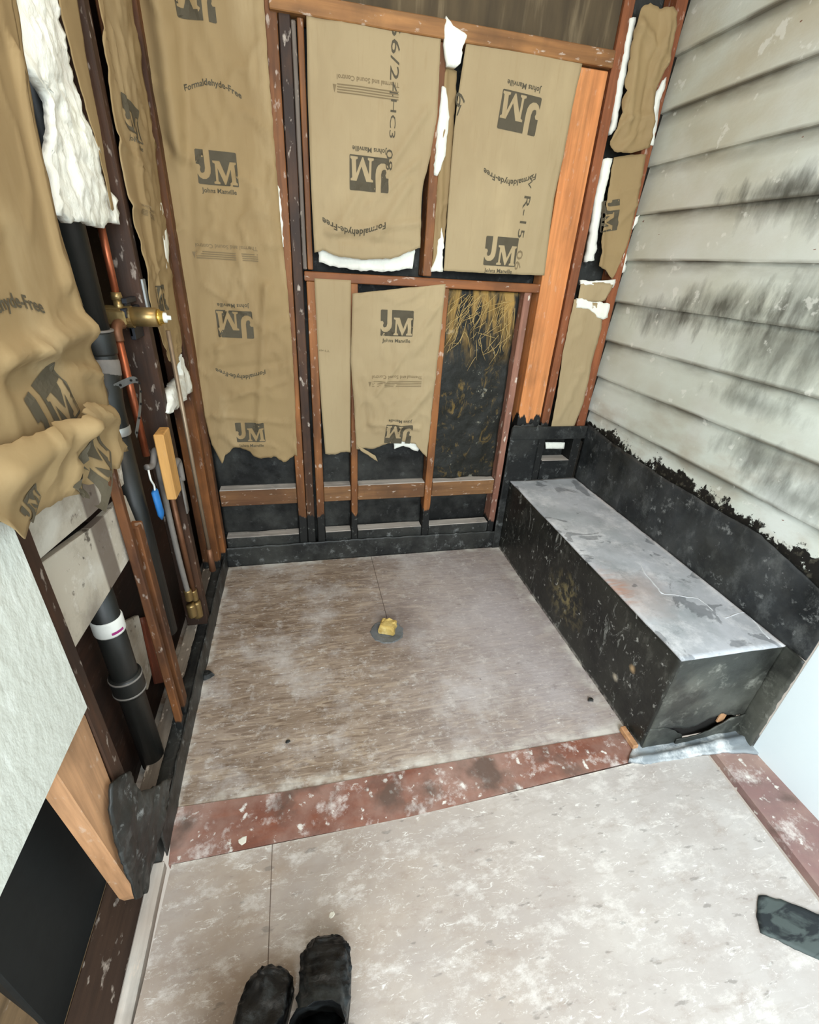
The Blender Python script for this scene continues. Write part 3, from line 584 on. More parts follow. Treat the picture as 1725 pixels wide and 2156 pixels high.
sheet('folded_liner', Plane('z', .087), [(XL - .046, .82), (XL - .001, .82)], [(XL - .001, .82), (XL - .001, 2.262)], [(XL - .046, 2.262), (XL - .001, 2.262)], [(XL - .046, .82), (XL - .046, 2.262)], BLK, t, lambda a, b: .004 + .003 * fbm(a * 20, b * 7, 3), px=False, torn=(0, 0, 0, .006), thick=.003)
tag(sheet('liner_strip', Plane('x', XL + .001), [(.815, .001), (2.262, .001)], [(2.262, .001), (2.262, .112)], [(.815, .108), (1.2, .10), (1.7, .11), (2.262, .112)], [(.815, .001), (.815, .108)], membrane('scuffed_black_liner', .5, (40, 38, 35), (7, 1, 1)), D=lambda a, b: abs(DD(a, b)) * .7 + .002, px=False, torn=(0, 0, .008, 0), thick=.004),
    'scuffed black liner strip along the foot of the left wall', 'liner')
tag(sheet('liner_patch', Plane('x', XL + .006), [(282, 1895), (302, 1880)], [(302, 1880), (330, 1760), (350, 1680), (352, 1640)], [(228, 1652), (262, 1625), (290, 1670), (352, 1640)], [(282, 1895), (248, 1800), (226, 1720), (228, 1652)], membrane('dusty_black_lump', .7, (38, 38, 36), (1, 8, 1)), D=lambda a, b: .006 + .012 * abs(fbm(a * 12, b * 12, 4, 4)), torn=(.003, .004, .006, .005), thick=.006),
    'dusty black liner patch lapped over the foot of the left studs', 'liner')
o = prism('stud', LPp, [(105, 1600), (130, 1430), (185, 1505), (238, 1645), (252, 1730), (302, 1888), (292, 1884)], -.045, -.004, W_NEW2); tag(o, 'fresh pale fir board leaning below the cut white wallboard', 'stud')
# grey stained diagonal boards behind
k = Mat('plaster_stained_board', .85, .2).base((190, 180, 164)); k.lay((120, 106, 90), 4, .44, .62, .8, 10, rough=.68); k.lay((228, 222, 212), 16, .55, .66, .7, 10, rough=.75); k.lay((210, 204, 192), 6, .52, .68, .7, 8, (1, 1, 2))
yy = k.sep.outputs['Y']; zz = k.sep.outputs['Z']
st = k.math('MULTIPLY', k.rng(k.math('ABSOLUTE', k.math('SUBTRACT', yy, 1.075)), .035, .045, 1, 0), .85); k.mix(st, (104, 90, 80))  # stripe is a stud's shadow line put into the board colour
k.mix(k.math('MULTIPLY', k.blob((-.54, .93, .78), .10, (1, 1, 1), 10, .4), .85), (92, 86, 80)); k.lay((60, 48, 40), 26, .68, .74, .8); k.bump(10, .5, 6, dist=.004)
DIAG = k.done(); PD = lp(-.487)
tag(prism('sheathing_board', PD, [(30, 1120), (40, 1010), (250, 940), (262, 1020), (192, 1085), (60, 1200), (40, 1190)], -.018, 0, DIAG), 'grey stained diagonal board above the black gap', 'board')
tag(prism('sheathing_board', PD, [(58, 1208), (196, 1108), (264, 1042), (300, 1130), (286, 1155), (152, 1376), (100, 1330)], -.018, 0, DIAG), 'grey stained diagonal board below the black gap', 'board')
tag(prism('sheathing_board', lp(-.58), [(262, 1310), (292, 1295), (325, 1400), (312, 1452), (290, 1440)], -.015, 0, DIAG), 'small pale board end deep in the bay behind lower drain pipe', 'board')
tag(prism('backing_board', lp(-.57), [(300, 1300), (345, 1290), (382, 1430), (330, 1440)], -.01, 0, wood('rust_brown_board', (120, 58, 34), (70, 36, 24), 'z', .6, .1)), 'rust brown board deep behind the two narrow studs', 'board')
# --- drain pipes
def ring(bm, c, ax, r, w, n=20):
    c = Vector(c); a = Vector(ax).normalized(); tube(bm, [c - a * w / 2, c - a * w * .4, c + a * w * .4, c + a * w / 2], [r * .96, r, r, r * .96], n)
t = thing('drain_pipe', (-.52, 1.473, 1.0), 'black plastic drain stack rising past the copper pipes', 'pipe')
bm = bmesh.new(); tube(bm, [(-.535, 1.478, 1.30), (-.535, 1.478, 2.6)], .036, 20); obj('upper_pipe', bm, ABS, t, True)
bm = bmesh.new(); ring(bm, (-.535, 1.478, 1.31), (0, 0, 1), .043, .06); c_ = obj('coupling', bm, ABS, t, True)
bm = bmesh.new(); ring(bm, (-.535, 1.478, 1.342), (0, 0, 1), .0445, .006); obj('grey_ring', bm, GREYP, c_, True)
bm = bmesh.new(); tube(bm, bez([(-.535, 1.478, 1.29), (-.535, 1.473, 1.24), (-.535, 1.455, 1.20), (-.535, 1.438, 1.15), (-.535, 1.438, 1.08)], 5), .040, 20); b_ = obj('bend', bm, ABS, t, True)
bm = bmesh.new(); ring(bm, (-.535, 1.473, 1.245), (0, .2, 1), .0415, .045); obj('grey_band', bm, GREYP, b_, True)
bm = bmesh.new(); tube(bm, [(-.535, 1.438, 1.10), (-.535, 1.438, .30)], .036, 20); obj('lower_pipe', bm, ABS, t, True)
bm = bmesh.new(); ring(bm, (-.535, 1.438, 1.075), (0, 0, 1), .0415, .026)
obj('pipe_strap', bm, STEEL, t, True)
bm = bmesh.new(); tube(bm, [(-.545, 1.41, 1.19), (-.545, 1.28, 1.24), (-.55, 1.20, 1.26)], .030, 16); obj('branch', bm, GREYP, t, True)
t = thing('drain_pipe', (-.54, 1.08, .0), 'lower black drain pipe with white label below the stained boards', 'pipe')
bm = bmesh.new(); tube(bm, [(-.54, 1.085, .06), (-.54, 1.085, .95)], .035, 20); obj('pipe', bm, ABS, t, True)
bm = bmesh.new(); ring(bm, (-.54, 1.085, .43), (0, 0, 1), .043, .075, 24); c_ = obj('coupling', bm, ABS, t, True)
bm = bmesh.new(); ring(bm, (-.54, 1.085, .46), (0, 0, 1), .0445, .006, 24); obj('rim', bm, GREYP, c_, True)
bm = bmesh.new(); ring(bm, (-.54, 1.085, .405), (0, 0, 1), .0445, .006, 24); obj('rim', bm, GREYP, c_, True)
bm = bmesh.new(); ring(bm, (-.54, 1.085, .655), (0, 0, 1), .0385, .05, 24); l_ = obj('label', bm, WHT, t, True)
bm = bmesh.new()
for j in range(7):
    a0 = -1.1 + j * .12; a1 = a0 + .12
    bm.faces.new([bm.verts.new((-.54 + .0390 * math.cos(a), 1.085 + .0390 * math.sin(a), z)) for a, z in ((a0, .640), (a1, .640), (a1, .648), (a0, .648))])
obj('purple_stripe', bm, PURP, l_)
# perforated strap
bm = bmesh.new()
pts = bez([(-.505, 1.43, 1.20), (-.47, 1.48, 1.21), (-.462, 1.50, 1.19), (-.465, 1.47, 1.13), (-.48, 1.43, 1.06)], 6)
prev = None
for p in pts:
    a = bm.verts.new(p + Vector((0, -.003, .010))); b = bm.verts.new(p + Vector((0, .003, -.010)))
    if prev: bm.faces.new((prev[0], prev[1], b, a))
    prev = (a, b)
bmesh.ops.solidify(bm, geom=bm.faces[:], thickness=.0012)
t = obj('hanger_strap', bm, STEEL); tag(t, 'bent galvanised hanger strap beside the black drain bend', 'strap')
bm = bmesh.new()
for i in range(2, len(pts) - 1, 3):
    p = Vector(pts[i]) + Vector((.002, -.001, 0)); ring(bm, p, (1, -.5, .1), .0035, .003, 8)
obj('strap_holes', bm, VOID, t)['kind'] = 'stuff'
# --- shower valve and water pipes
t = thing('shower_valve', (-.49, 1.60, 1.36), 'brass shower valve with black bracket on copper pipes', 'valve')
bm = bmesh.new(); tube(bm, [(-.50, 1.595, 1.40), (-.50, 1.597, 1.63)], .010, 12); obj('copper_riser', bm, COP, t, True)
bm = bmesh.new(); tube(bm, [(-.50, 1.595, 1.375), (-.50, 1.595, 1.41)], [.013, .013], 12); tube(bm, [(-.50, 1.595, 1.41), (-.50, 1.595, 1.43)], [.016, .013], 12); obj('brass_nipple', bm, BRASS, t, True)
bm = bmesh.new(); tube(bm, bez([(-.495, 1.57, 1.348), (-.495, 1.535, 1.350), (-.495, 1.518, 1.335), (-.495, 1.517, 1.31)], 6), .014, 12); obj('elbow', bm, COPD, t, True)
bm = bmesh.new(); tube(bm, [(-.495, 1.517, 1.32), (-.495, 1.525, .96)], .011, 12); obj('copper_drop', bm, COP, t, True)
bm = bmesh.new(); tube(bm, [(-.535, 1.60, 1.365), (-.47, 1.60, 1.365)], .030, 20); box(bm, -.53, -.478, 1.555, 1.655, 1.345, 1.385, .004); obj('body', bm, BRASS, t)
bm = bmesh.new(); box(bm, -.488, -.474, 1.585, 1.68, 1.40, 1.415, .002); box(bm, -.488, -.474, 1.56, 1.70, 1.365, 1.39, .002); box(bm, -.488, -.474, 1.60, 1.69, 1.30, 1.335, .002); box(bm, -.487, -.480, 1.60, 1.64, 1.31, 1.41, .001); obj('bracket', bm, DSTEEL, t)
bm = bmesh.new(); tube(bm, [(-.472, 1.605, 1.365), (-.470, 1.605, 1.365), (-.405, 1.605, 1.365), (-.403, 1.605, 1.365)], [.024, .027, .027, .024], 20); obj('cartridge_sleeve', bm, BRASS, t, True)
bm = bmesh.new(); tube(bm, [(-.404, 1.605, 1.365), (-.398, 1.605, 1.365), (-.396, 1.605, 1.365), (-.388, 1.605, 1.365)], [.022, .024, .019, .018], 20); obj('brass_ring', bm, BRASSB, t, True)
bm = bmesh.new(); tube(bm, [(-.389, 1.605, 1.365), (-.380, 1.605, 1.365), (-.378, 1.605, 1.365), (-.368, 1.605, 1.365)], [.015, .014, .007, .006], 12); obj('stem', bm, WHT, t, True)
tag(obj('pipe_bracket', box(bmesh.new(), -.47, -.455, 1.715, 1.745, 1.33, 1.46, .001), STEEL), 'small galvanised bracket behind the brass valve', 'bracket')
bm = bmesh.new(); tube(bm, [(-.425, 1.78, 1.305), (-.428, 1.80, .80), (-.432, 1.83, .40)], .0075, 10); t = obj('metal_rod', bm, plain('rusty_rod', (146, 126, 104), .45, .5), None, True); tag(t, 'long thin grey brown rod right of the brass valve', 'rod')
bm = bmesh.new(); tube(bm, [(-.432, 1.83, .40), (-.434, 1.84, .28)], [.012, .014], 10); obj('fitting', bm, COPD, t, True)
t = thing('water_pipe', (-.49, 1.55, .1), 'grey water pipe with hooked top left of the cream wood block', 'pipe')
bm = bmesh.new(); tube(bm, bez([(-.495, 1.50, .93), (-.485, 1.53, .925), (-.48, 1.56, .96), (-.48, 1.575, .95), (-.485, 1.58, .88), (-.49, 1.60, .55), (-.49, 1.62, .33)], 6), .010, 12); obj('pipe', bm, GREYP, t, True)
bm = bmesh.new(); ring(bm, (-.49, 1.62, .32), (0, 0, 1), .015, .05, 12); ring(bm, (-.49, 1.62, .24), (0, 0, 1), .018, .06, 12); obj('fitting', bm, BRASS, t, True)
t = thing('water_pipe', (-.49, 1.66, .1), 'brown copper water pipe with grey hooked top right of cream block', 'pipe')
bm = bmesh.new(); tube(bm, [(-.485, 1.655, .80), (-.485, 1.67, .30)], .011, 12); obj('pipe', bm, COPD, t, True)
bm = bmesh.new(); tube(bm, bez([(-.455, 1.62, .87), (-.446, 1.65, .885), (-.446, 1.68, .87), (-.446, 1.68, .80)], 6), .012, 12); box(bm, -.449, -.443, 1.66, 1.69, .67, .82, .001); obj('hook', bm, GREYP, t, True)
bm = bmesh.new(); ring(bm, (-.485, 1.67, .28), (0, 0, 1), .016, .05, 12); ring(bm, (-.485, 1.675, .20), (0, 0, 1), .020, .08, 12); obj('fitting', bm, BRASS, t, True)
tag(lumber('wood_block', -.463, -.432, 1.52, 1.60, .80, 1.03, W_CREAM, seed=80), 'cream wooden block behind the copper pipe end', 'block')
bm = bmesh.new(); tube(bm, [(-.468, 1.44, .875), (-.468, 1.45, .79), (-.468, 1.46, .765)], [.018, .020, .008], 10)
for v in bm.verts: v.co.x = -.468 + (v.co.x + .468) * .5 + .004 * fbm(v.co.y * 40, v.co.z * 40)
t = obj('tape_wrap', bm, BLUE, None, True); tag(t, 'blue tape wrapped on a cable end below the copper pipe', 'tape')
bm = bmesh.new(); tube(bm, bez([(-.468, 1.43, .95), (-.466, 1.425, .92), (-.467, 1.445, .89), (-.468, 1.44, .865)], 5), .003, 6); obj('cable', bm, WHT, t, True)
tag(obj('insulation_scrap', box(bmesh.new(), -.50, -.485, 1.66, 1.675, .1, .11, .001), FL), 'x', 'x') if 0 else None

# --- left wall batts
t = batt('big kraft batt at far left with sagging pocket at its bottom')
PL = Plane('x', XL + .022)
D = wrinkle(.005, 3.3, [(0, 760, 170, 690, .02, .022), (20, 800, 200, 740, .02, -.02), (60, 740, 190, 790, .012, .016), (130, 560, 190, 760, .012, .008), (20, 100, 130, 600, .012, .012)], PL, .01, (.95, 1.25), (.2, .12), fine=1.0)
sheet('paper_facing', PL, [(-160, 1120), (-20, 1105), (30, 1060), (130, 930), (214, 862)], [(214, 862), (200, 760), (162, 640), (128, 520), (100, 400), (70, 260), (42, 120), (22, 0), (10, -80)], [(-200, -80), (-60, -80), (10, -80)], [(-160, 1120), (-180, 700), (-190, 300), (-200, -80)], KR_L, t, D, torn=(.004, .003, 0, 0))
ink(PL, D, t, [('arc:Formaldehyde-Free', -5, 640, 190, 8), ('mark', 98, 855, 90, 14)])
PP = Plane('x', XL + .040)
D2 = wrinkle(.010, 5.3, [(0, 1000, 120, 900, .03, .03), (120, 900, 210, 870, .03, .03), (60, 1080, 170, 1030, .03, -.02), (130, 980, 150, 1060, .015, .02)], PP, .03, (1.0, 1.08), (.15, .1), fine=1.4)
sheet('folded_pocket', PP, [(-60, 1110), (0, 1105), (45, 1132), (80, 1075), (150, 1040), (215, 990), (246, 950)], [(246, 950), (236, 900), (205, 852)], [(-60, 960), (0, 935), (60, 905), (120, 870), (160, 848), (205, 852)], [(-60, 1110), (-60, 960)], KR_L, t, D2, torn=(.010, .004, .004, 0))
ink(PP, D2, t, [('mark', 175, 985, 80, 35), ('mark', 62, 1060, 46, 30)], 'x')
sheet('paper_flange', LPp, [(128, 560), (170, 645)], [(170, 645), (120, 480), (80, 300), (45, 120), (20, -80)], [(-10, -80), (20, -80)], [(128, 560), (95, 480), (55, 300), (20, 120), (-10, -80)], KR_L, t, lambda a, b: .004 + .004 * fbm(a * 9, b * 6, 1), torn=(0, .002, 0, 0))
t = batt('white glass wool batt with torn paper hanging in front of black pipe')
def Df(a, b): return .012 + .02 * fbm(a * 8, b * 5, 3, 5) + .006 * fbm(a * 50, b * 40, 1, 3)
PW = Plane('x', XL - .012)
sheet('glass_wool', PW, [(112, 452), (135, 462), (160, 468), (185, 474), (205, 482), (222, 470), (244, 466)], [(244, 466), (236, 420), (215, 380), (196, 310), (178, 250), (160, 200), (130, 110), (108, 0), (98, -90)], [(0, -90), (98, -90)],
      [(112, 452), (104, 380), (98, 300), (100, 240), (84, 190), (58, 160), (34, 110), (12, 0), (0, -90)], FL, t, Df, .02, .010, (.012, .012, 0, .010), 4)
sheet('paper_facing', PW, [(218, 440), (230, 440)], [(230, 440), (214, 360), (197, 260), (172, 130), (150, 0), (142, -90)], [(95, -90), (142, -90)], [(225, 440), (195, 310), (160, 190), (122, 40), (95, -90)], KR_L, t, lambda a, b: .012 + .004 * fbm(a * 9, b * 6, 1), torn=(.006, 0, 0, .004))
t = batt('kraft emblem batt on left wall between dark stud and corner')
PK = Plane('x', XL + .004)
D = wrinkle(.010, 12.2, [(270, 300, 330, 620, .012, .012), (225, 60, 290, 420, .010, .008)], PK)
sheet('paper_facing', PK, [(338, 720), (350, 760), (366, 770)], [(366, 770), (378, 720), (358, 600), (340, 470), (315, 300), (289, 150), (266, 0), (252, -90)], [(176, -90), (220, -90), (252, -90)], [(338, 720), (312, 640), (300, 560), (278, 470), (250, 340), (224, 180), (198, 0), (176, -90)], KR_L, t, D, torn=(.006, .001, 0, .003))
ink(PK, D, t, [('logo', 266, 250, 22, -8), ('bars', 300, 438, 22, 175), ('mark', 334, 628, 18, 180)])
filler(PK, ([(344, 570), (350, 570)], [(350, 570), (346, 500), (334, 430)], [(328, 425), (334, 430)], [(344, 570), (336, 500), (328, 425)]), t, .012, .02, .004, 21)
t2 = lambda a, b: .0
filler(PK, ([(352, 868), (370, 862)], [(370, 862), (400, 825), (396, 790), (384, 752)], [(376, 748), (384, 752)], [(352, 868), (358, 820), (384, 790), (376, 748)]), t, .006, .03, .010, 22, .012)
def roll(bm, a, b, r): tube(bm, bez([a, (Vector(a) + Vector(b)) / 2, b], 6), r, 12)

# ================================================================ BENCH
BX0, BX1, BY0, BZ = 1.165, XR + .002, .860, .46
t = thing('shower_bench', ((BX0 + BX1) / 2, 1.55, 0), 'long built-in bench covered in black liner with chalky grey top', 'bench')
k = Mat('scuffed_bench_side', .45, .4).base((26, 27, 25)); k.lay((56, 56, 50), 3, .42, .66, .8, 9, rough=.7); k.lay((120, 120, 112), 6, .54, .72, .45, 10, (1, 1.6, 1), (2, 2, 2), rough=.76)
k.lay((176, 178, 172), 9, .62, .69, .7, 10, (1, 2.2, 1), rough=.8, dist=1.0); k.lay((196, 196, 190), 30, .68, .74, .6, 6, (1, 1, 1), (3, 3, 3))
k.mix(k.math('MULTIPLY', k.math('MULTIPLY', k.blob((BX0, 1.50, .20), .17, (1, 1, 1.2), 7, .5), k.rng(k.noise(30, 6), .46, .62)), .8), (150, 136, 92))
k.mix(k.math('MULTIPLY', k.blob((BX0, 1.02, .25), .02, (1, 1, 1), 40, .5), .9), (190, 160, 120)); k.mix(k.math('MULTIPLY', k.blob((BX0, 1.08, .14), .02, (1, 1, 1), 40, .5), .9), (200, 190, 170))
k.lay((214, 212, 206), 30, .44, .56, .9, 8, mask=k.rng(k.sep.outputs['Z'], .006, .02, 1, 0), rough=.75)
k.bump(8, .35, 6, dist=.01); k.bump(60, .25, 4, dist=.002); SIDE = k.done()
PS = Plane('x', BX0); PS.sgn = -1
DS = wrinkle(.003, 4.4)
sheet('front_liner', PS, [(BY0, .002), (2.262, .002)], [(2.262, .002), (2.262, BZ)], [(BY0, BZ), (2.262, BZ)], [(BY0, .002), (BY0, BZ)], SIDE, t, lambda a, b: DS(a, b) * .6 * min(1, (BZ - b) * 15), px=False, thick=.006, res=.02)
PE = Plane('y', BY0)
k = Mat('slumped_end_liner', .45, .4).base((50, 52, 48)); k.lay((92, 92, 84), 4, .4, .66, .9, 8); k.lay((150, 150, 140), 9, .6, .72, .6, 9, rough=.75); k.lay((28, 28, 26), 6, .5, .64, .7, 6, (1, 1, 1), (3, 0, 0)); k.bump(8, .6, 6, dist=.012)
def De(a, b): return .006 * fbm(a * 7, b * 7, 4, 4) * min(1, (BZ - b) * 12)
# end liner with a torn hole: four patches around it
H0, H1 = 1.335, 1.475
END = k.done()
sheet('end_liner', PE, [(BX0, .105), (1.28, .10), (1.34, .085), (1.40, .115), (1.47, .135), (1.53, .13), (1.56, .11), (BX1, .105)], [(BX1, .095), (BX1, BZ)], [(BX0, BZ), (BX1, BZ)], [(BX0, .105), (BX0, BZ)], END, t, De, px=False, torn=(.010, 0, 0, 0), thick=.005)
sheet('end_liner', PE, [(BX0, .002), (H0, .002)], [(H0, .002), (H0 - .01, .05)], [(BX0, .115), (1.25, .10), (H0 - .01, .05)], [(BX0, .002), (BX0, .115)], END, t, lambda a, b: De(a, b) + .002, px=False, torn=(0, .004, .006, 0), thick=.005)
sheet('end_liner', PE, [(H0 - .03, .0), (BX1, .0)], [(BX1, .0), (BX1, .11)], [(H0 - .03, .03), (1.38, .035), (1.44, .055), (1.52, .105), (BX1, .11)], [(H0 - .03, .0), (H0 - .03, .03)], END, t, lambda a, b: De(a, b) + .006 + .02 * max(0, .1 - b), px=False, torn=(0, 0, .005, 0), thick=.005)
obj('dark_core', box(bmesh.new(), BX0 + .012, BX1 - .012, BY0 + .016, 2.25, .004, BZ - .012, .002), VOID, t); lumber('wood_splinter', 1.48, 1.51, BY0 + .004, BY0 + .014, .07, .125, W_NEW2, t, seed=90)  # solid dark core added so the torn hole shows as shade
k = Mat('chalky_bench_top', .5, .4).base((196, 199, 203)); k.lay((142, 148, 152), 2.6, .38, .6, .8, 9); k.lay((196, 198, 204), 2.2, .42, .62, .85, 10, (1.2, 1, 1), (5, 2, 0), rough=.66)
k.lay((228, 228, 230), 8, .50, .66, .75, 12, (1, 1, 1), rough=.78); k.lay((96, 100, 102), 12, .56, .7, .5, 10, (1, 1, 1), (2, 6, 1), rough=.75)
k.mix(k.math('MULTIPLY', k.blob((1.24, 1.20, BZ), .17, (1, .9, 1), 9, .6), .5), (176, 150, 138)); k.mix(k.math('MULTIPLY', k.math('MULTIPLY', k.blob((1.18, 1.24, BZ), .11, (1.5, .7, 1), 12, .6), k.rng(k.noise(12, 6, (1, 6, 1)), .42, .6)), .55), (190, 130, 96))
k.lay((60, 64, 68), 5, .615, .64, .5, 10, (1, 1, 1), (8, 2, 0), dist=1.5)
k.lay((236, 234, 234), 12, .36, .56, .9, 10, mask=k.rng(k.sep.outputs['X'], BX1 - .035, BX1 - .008), rough=.7)
k.bump(9, .4, 8, dist=.006); TOP = k.done()
PT = Plane('z', BZ)
sheet('top_liner', PT, [(BX0 - .003, BY0 - .003), (BX1, BY0 - .003)], [(BX1, BY0 - .003), (BX1, 2.262)], [(BX0 - .003, 2.262), (BX1, 2.262)], [(BX0 - .003, BY0 - .003), (BX0 - .003, 2.262)], TOP, t, lambda a, b: .003 + .004 * fbm(a * 6, b * 5, 1, 4), px=False, thick=.006, res=.02)
# torn liner seam raised on the top
PTs = Plane('z', BZ + .004)
bm = bmesh.new(); sp = bez([PTs.p(*PTs.at(u, v)) for u, v in [(1345, 1185), (1375, 1225), (1400, 1250), (1470, 1260), (1520, 1300), (1570, 1290), (1620, 1345)]], 6)
tube(bm, [Vector(p) + Vector((.010 * fbm(i * .4, 0, 0), .010 * fbm(0, i * .4, 0), -.003)) for i, p in enumerate(sp)], [.003 + .004 * abs(fbm(i * .5, 3, 0)) for i in range(len(sp))], 6)
s_ = obj('raised_seam', bm, plain('chalk_white', (214, 216, 220), .7), t, True)
# liner up the right wall above the bench, hiding boards below
k_ = BLKW
PRW = Plane('x', XR - .004)
D = wrinkle(.004, 6.6)
tag(sheet('wall_liner', PRW, [(.70, .0), (.862, .0), (.870, BZ + .004), (2.262, BZ + .004)], [(2.262, BZ + .004), (2.262, .80)], [(.70, .62), (.87, .70), (1.1, .755), (1.6, .75), (2.0, .765), (2.262, .80)], [(.70, .0), (.70, .62)], BLKW, D=D, px=False, torn=(0, 0, .003, 0), thick=.005, res=.02),
    'black liner upstand on the right wall behind the bench', 'liner') if 0 else None
tag(sheet('wall_liner', PRW, [(.785, BZ + .004), (2.262, BZ + .004)], [(2.262, BZ + .004), (2.262, .80)], [(.785, .69), (1.1, .76), (1.6, .755), (2.0, .775), (2.262, .80)], [(.785, BZ + .004), (.785, .69)], BLKW, D=D, px=False, torn=(0, 0, .003, 0), thick=.005, res=.02),
    'black liner upstand on the right wall behind the bench', 'liner')
tag(sheet('wall_liner', PRW, [(.787, .0), (.868, .0)], [(.868, .0), (.868, .458)], [(.787, .455), (.868, .458)], [(.787, .0), (.787, .455)], END, D=lambda a, b: .002 + .005 * fbm(a * 8, b * 8, 3), px=False, torn=(0, 0, .003, .003), thick=.005),
    'grey smeared liner end piece between bench end and pale board', 'liner')
def _rag():
    k = Mat('dark_slate_rag', .65, .3).base((76, 84, 82)); k.lay((30, 34, 38), 5, .48, .56, .9, 6, (1, 3, 1), dist=1.5); k.bump(12, .5, 5, dist=.005); return k.done()
# pan liner lip turned out on the floor
k = Mat('grey_liner_lip', .4, .4).base((150, 156, 160)); k.lay((108, 116, 122), 5, .45, .62, .8, 8, (1, 3, 1)); k.lay((226, 228, 228), 7, .48, .62, .8, 11, rough=.75); k.bump(12, .5, 6, dist=.006)
LIP = k.done()
tag(sheet('liner_lip', FLP, [(1322, 1606), (1350, 1612), (1430, 1600), (1520, 1586), (1598, 1590)], [(1598, 1590), (1596, 1560), (1590, 1530)], [(1336, 1572), (1440, 1560), (1520, 1530), (1590, 1530)], [(1322, 1606), (1325, 1590), (1336, 1572)], LIP, D=lambda a, b: .012 + .010 * fbm(a * 9, b * 9, 2, 4) + .012 * math.exp(-((b - .82) / .012) ** 2), torn=(.003, .002, .004, .002), thick=.008, back=.001),
    'curled grey liner lip at the foot of the bench end', 'liner')
tag(sheet('cloth_rag', FLP, [(1600, 1966), (1648, 1988), (1725, 2024), (1800, 2060)], [(1800, 2060), (1790, 1950)], [(1596, 1888), (1645, 1898), (1725, 1930), (1790, 1950)], [(1600, 1966), (1590, 1930), (1596, 1888)], _rag(), D=lambda a, b: .010 + .006 * fbm(a * 9, b * 9, 6, 3), torn=(.003, .003, .006, .003), thick=.008, back=.002),
    'dark slate rag lying on the floor near the red border', 'rag')

# ================================================================ SMALL THINGS ON THE FLOOR
c0 = FLP.at(815, 1330)
t = thing('floor_drain', (c0[0], c0[1], 0), 'grey drain flange in the shower floor around a yellow sponge', 'drain')
bm = bmesh.new()
N = 48; prof = [(.078, .0), (.074, .004), (.050, .004), (.040, .002), (.030, .001)]
rg = []
for q, (r_, z) in enumerate(prof):
    rg.append([bm.verts.new((c0[0] + (r_ + (.010 * fbm(i * .5, q) if q < 2 else 0)) * math.cos(2 * math.pi * i / N), c0[1] + (r_ + (.006 * fbm(i * .5, q) if q < 2 else 0)) * math.sin(2 * math.pi * i / N), z)) for i in range(N)])
for a, b in zip(rg, rg[1:]):
    for i in range(N): bm.faces.new((a[i], a[(i + 1) % N], b[(i + 1) % N], b[i]))
bm.faces.new(rg[-1])
obj('flange', bm, membrane('grey_flange', .9, (70, 68, 64), (1, 1, 1), .5), t)
bm = bmesh.new(); c1 = (c0[0] + .004, c0[1] + .004)
r_ = bmesh.ops.create_cube(bm, size=1); bmesh.ops.subdivide_edges(bm, edges=bm.edges[:], cuts=3, use_grid_fill=True)
for v in bm.verts:
    p = Vector((v.co.x * .075, v.co.y * .065, v.co.z * .05)); 
    if v.co.z > .3: p.x *= .86; p.y *= .8
    p += Vector((fbm(v.co.x * 3, v.co.y * 3, v.co.z * 3), fbm(v.co.y * 3, 4, v.co.z * 3), fbm(7, v.co.x * 3, v.co.y * 3))) * .004
    a_ = math.radians(-24); v.co = Vector((c1[0] + p.x * math.cos(a_) - p.y * math.sin(a_), c1[1] + p.x * math.sin(a_) + p.y * math.cos(a_), p.z + .028))
bmesh.ops.bevel(bm, geom=[e for e in bm.edges if e.calc_face_angle(0) > 1], offset=.003, segments=2, affect='EDGES')
k = Mat('yellow_foam', .9, .1).base((204, 176, 108)); k.lay((170, 136, 72), 16, .4, .66, .7); k.lay((226, 206, 150), 30, .55, .7, .6); k.bump(120, .8, 4, dist=.003)
tag(obj('sponge', bm, k.done()), 'yellow foam sponge block plugging the shower drain', 'sponge')
def chip(u, v, s, m, label, cat='debris', h=.006, seed=0, name='debris_chip'):
    a, b = FLP.at(u, v); bm = bmesh.new(); n = 7; random.seed(seed + int(u))
    P = [(a + s * (.6 + .6 * random.random()) * math.cos(2 * math.pi * i / n), b + s * (.5 + .6 * random.random()) * math.sin(2 * math.pi * i / n)) for i in range(n)]
    lo = [bm.verts.new((q[0], q[1], .0042)) for q in P]; hi = [bm.verts.new((a + (q[0] - a) * .7, b + (q[1] - b) * .7, .0045 + h * (.5 + random.random() * .5))) for q in P]
    bm.faces.new(lo[::-1]); bm.faces.new(hi)
    for i in range(n): bm.faces.new((lo[i], lo[(i + 1) % n], hi[(i + 1) % n], hi[i]))
    return tag(obj(name, bm, m), label, cat)
CHK = plain('chalk', (226, 220, 205), .8)
chip(435, 1425, .028, BLK, 'black liner scrap on the shower floor near the left wall', h=.022)
chip(418, 1446, .006, WHT, 'tiny bright chip at the foot of the left wall', h=.004)
chip(1243, 1475, .014, BLK, 'small black scrap beside the bench foot', h=.010)
chip(698, 1928, .009, CHK, 'round white paint drop on the near floor', h=.002, name='paint_drop')
chip(606, 1563, .010, BLK, 'black speck on the lower left of the shower floor', h=.003)
chip(513, 1770, .014, CHK, 'white plaster spot on the red threshold', h=.001)
tag(lumber('wood_chip', 1.128, 1.150, .860, .945, .004, .028, W_NEW2, seed=95), 'orange wood offcut at the foot of the bench corner', 'chip')
for i in range(14):
    a = 1.02 + i * .027; random.seed(i)
    pass
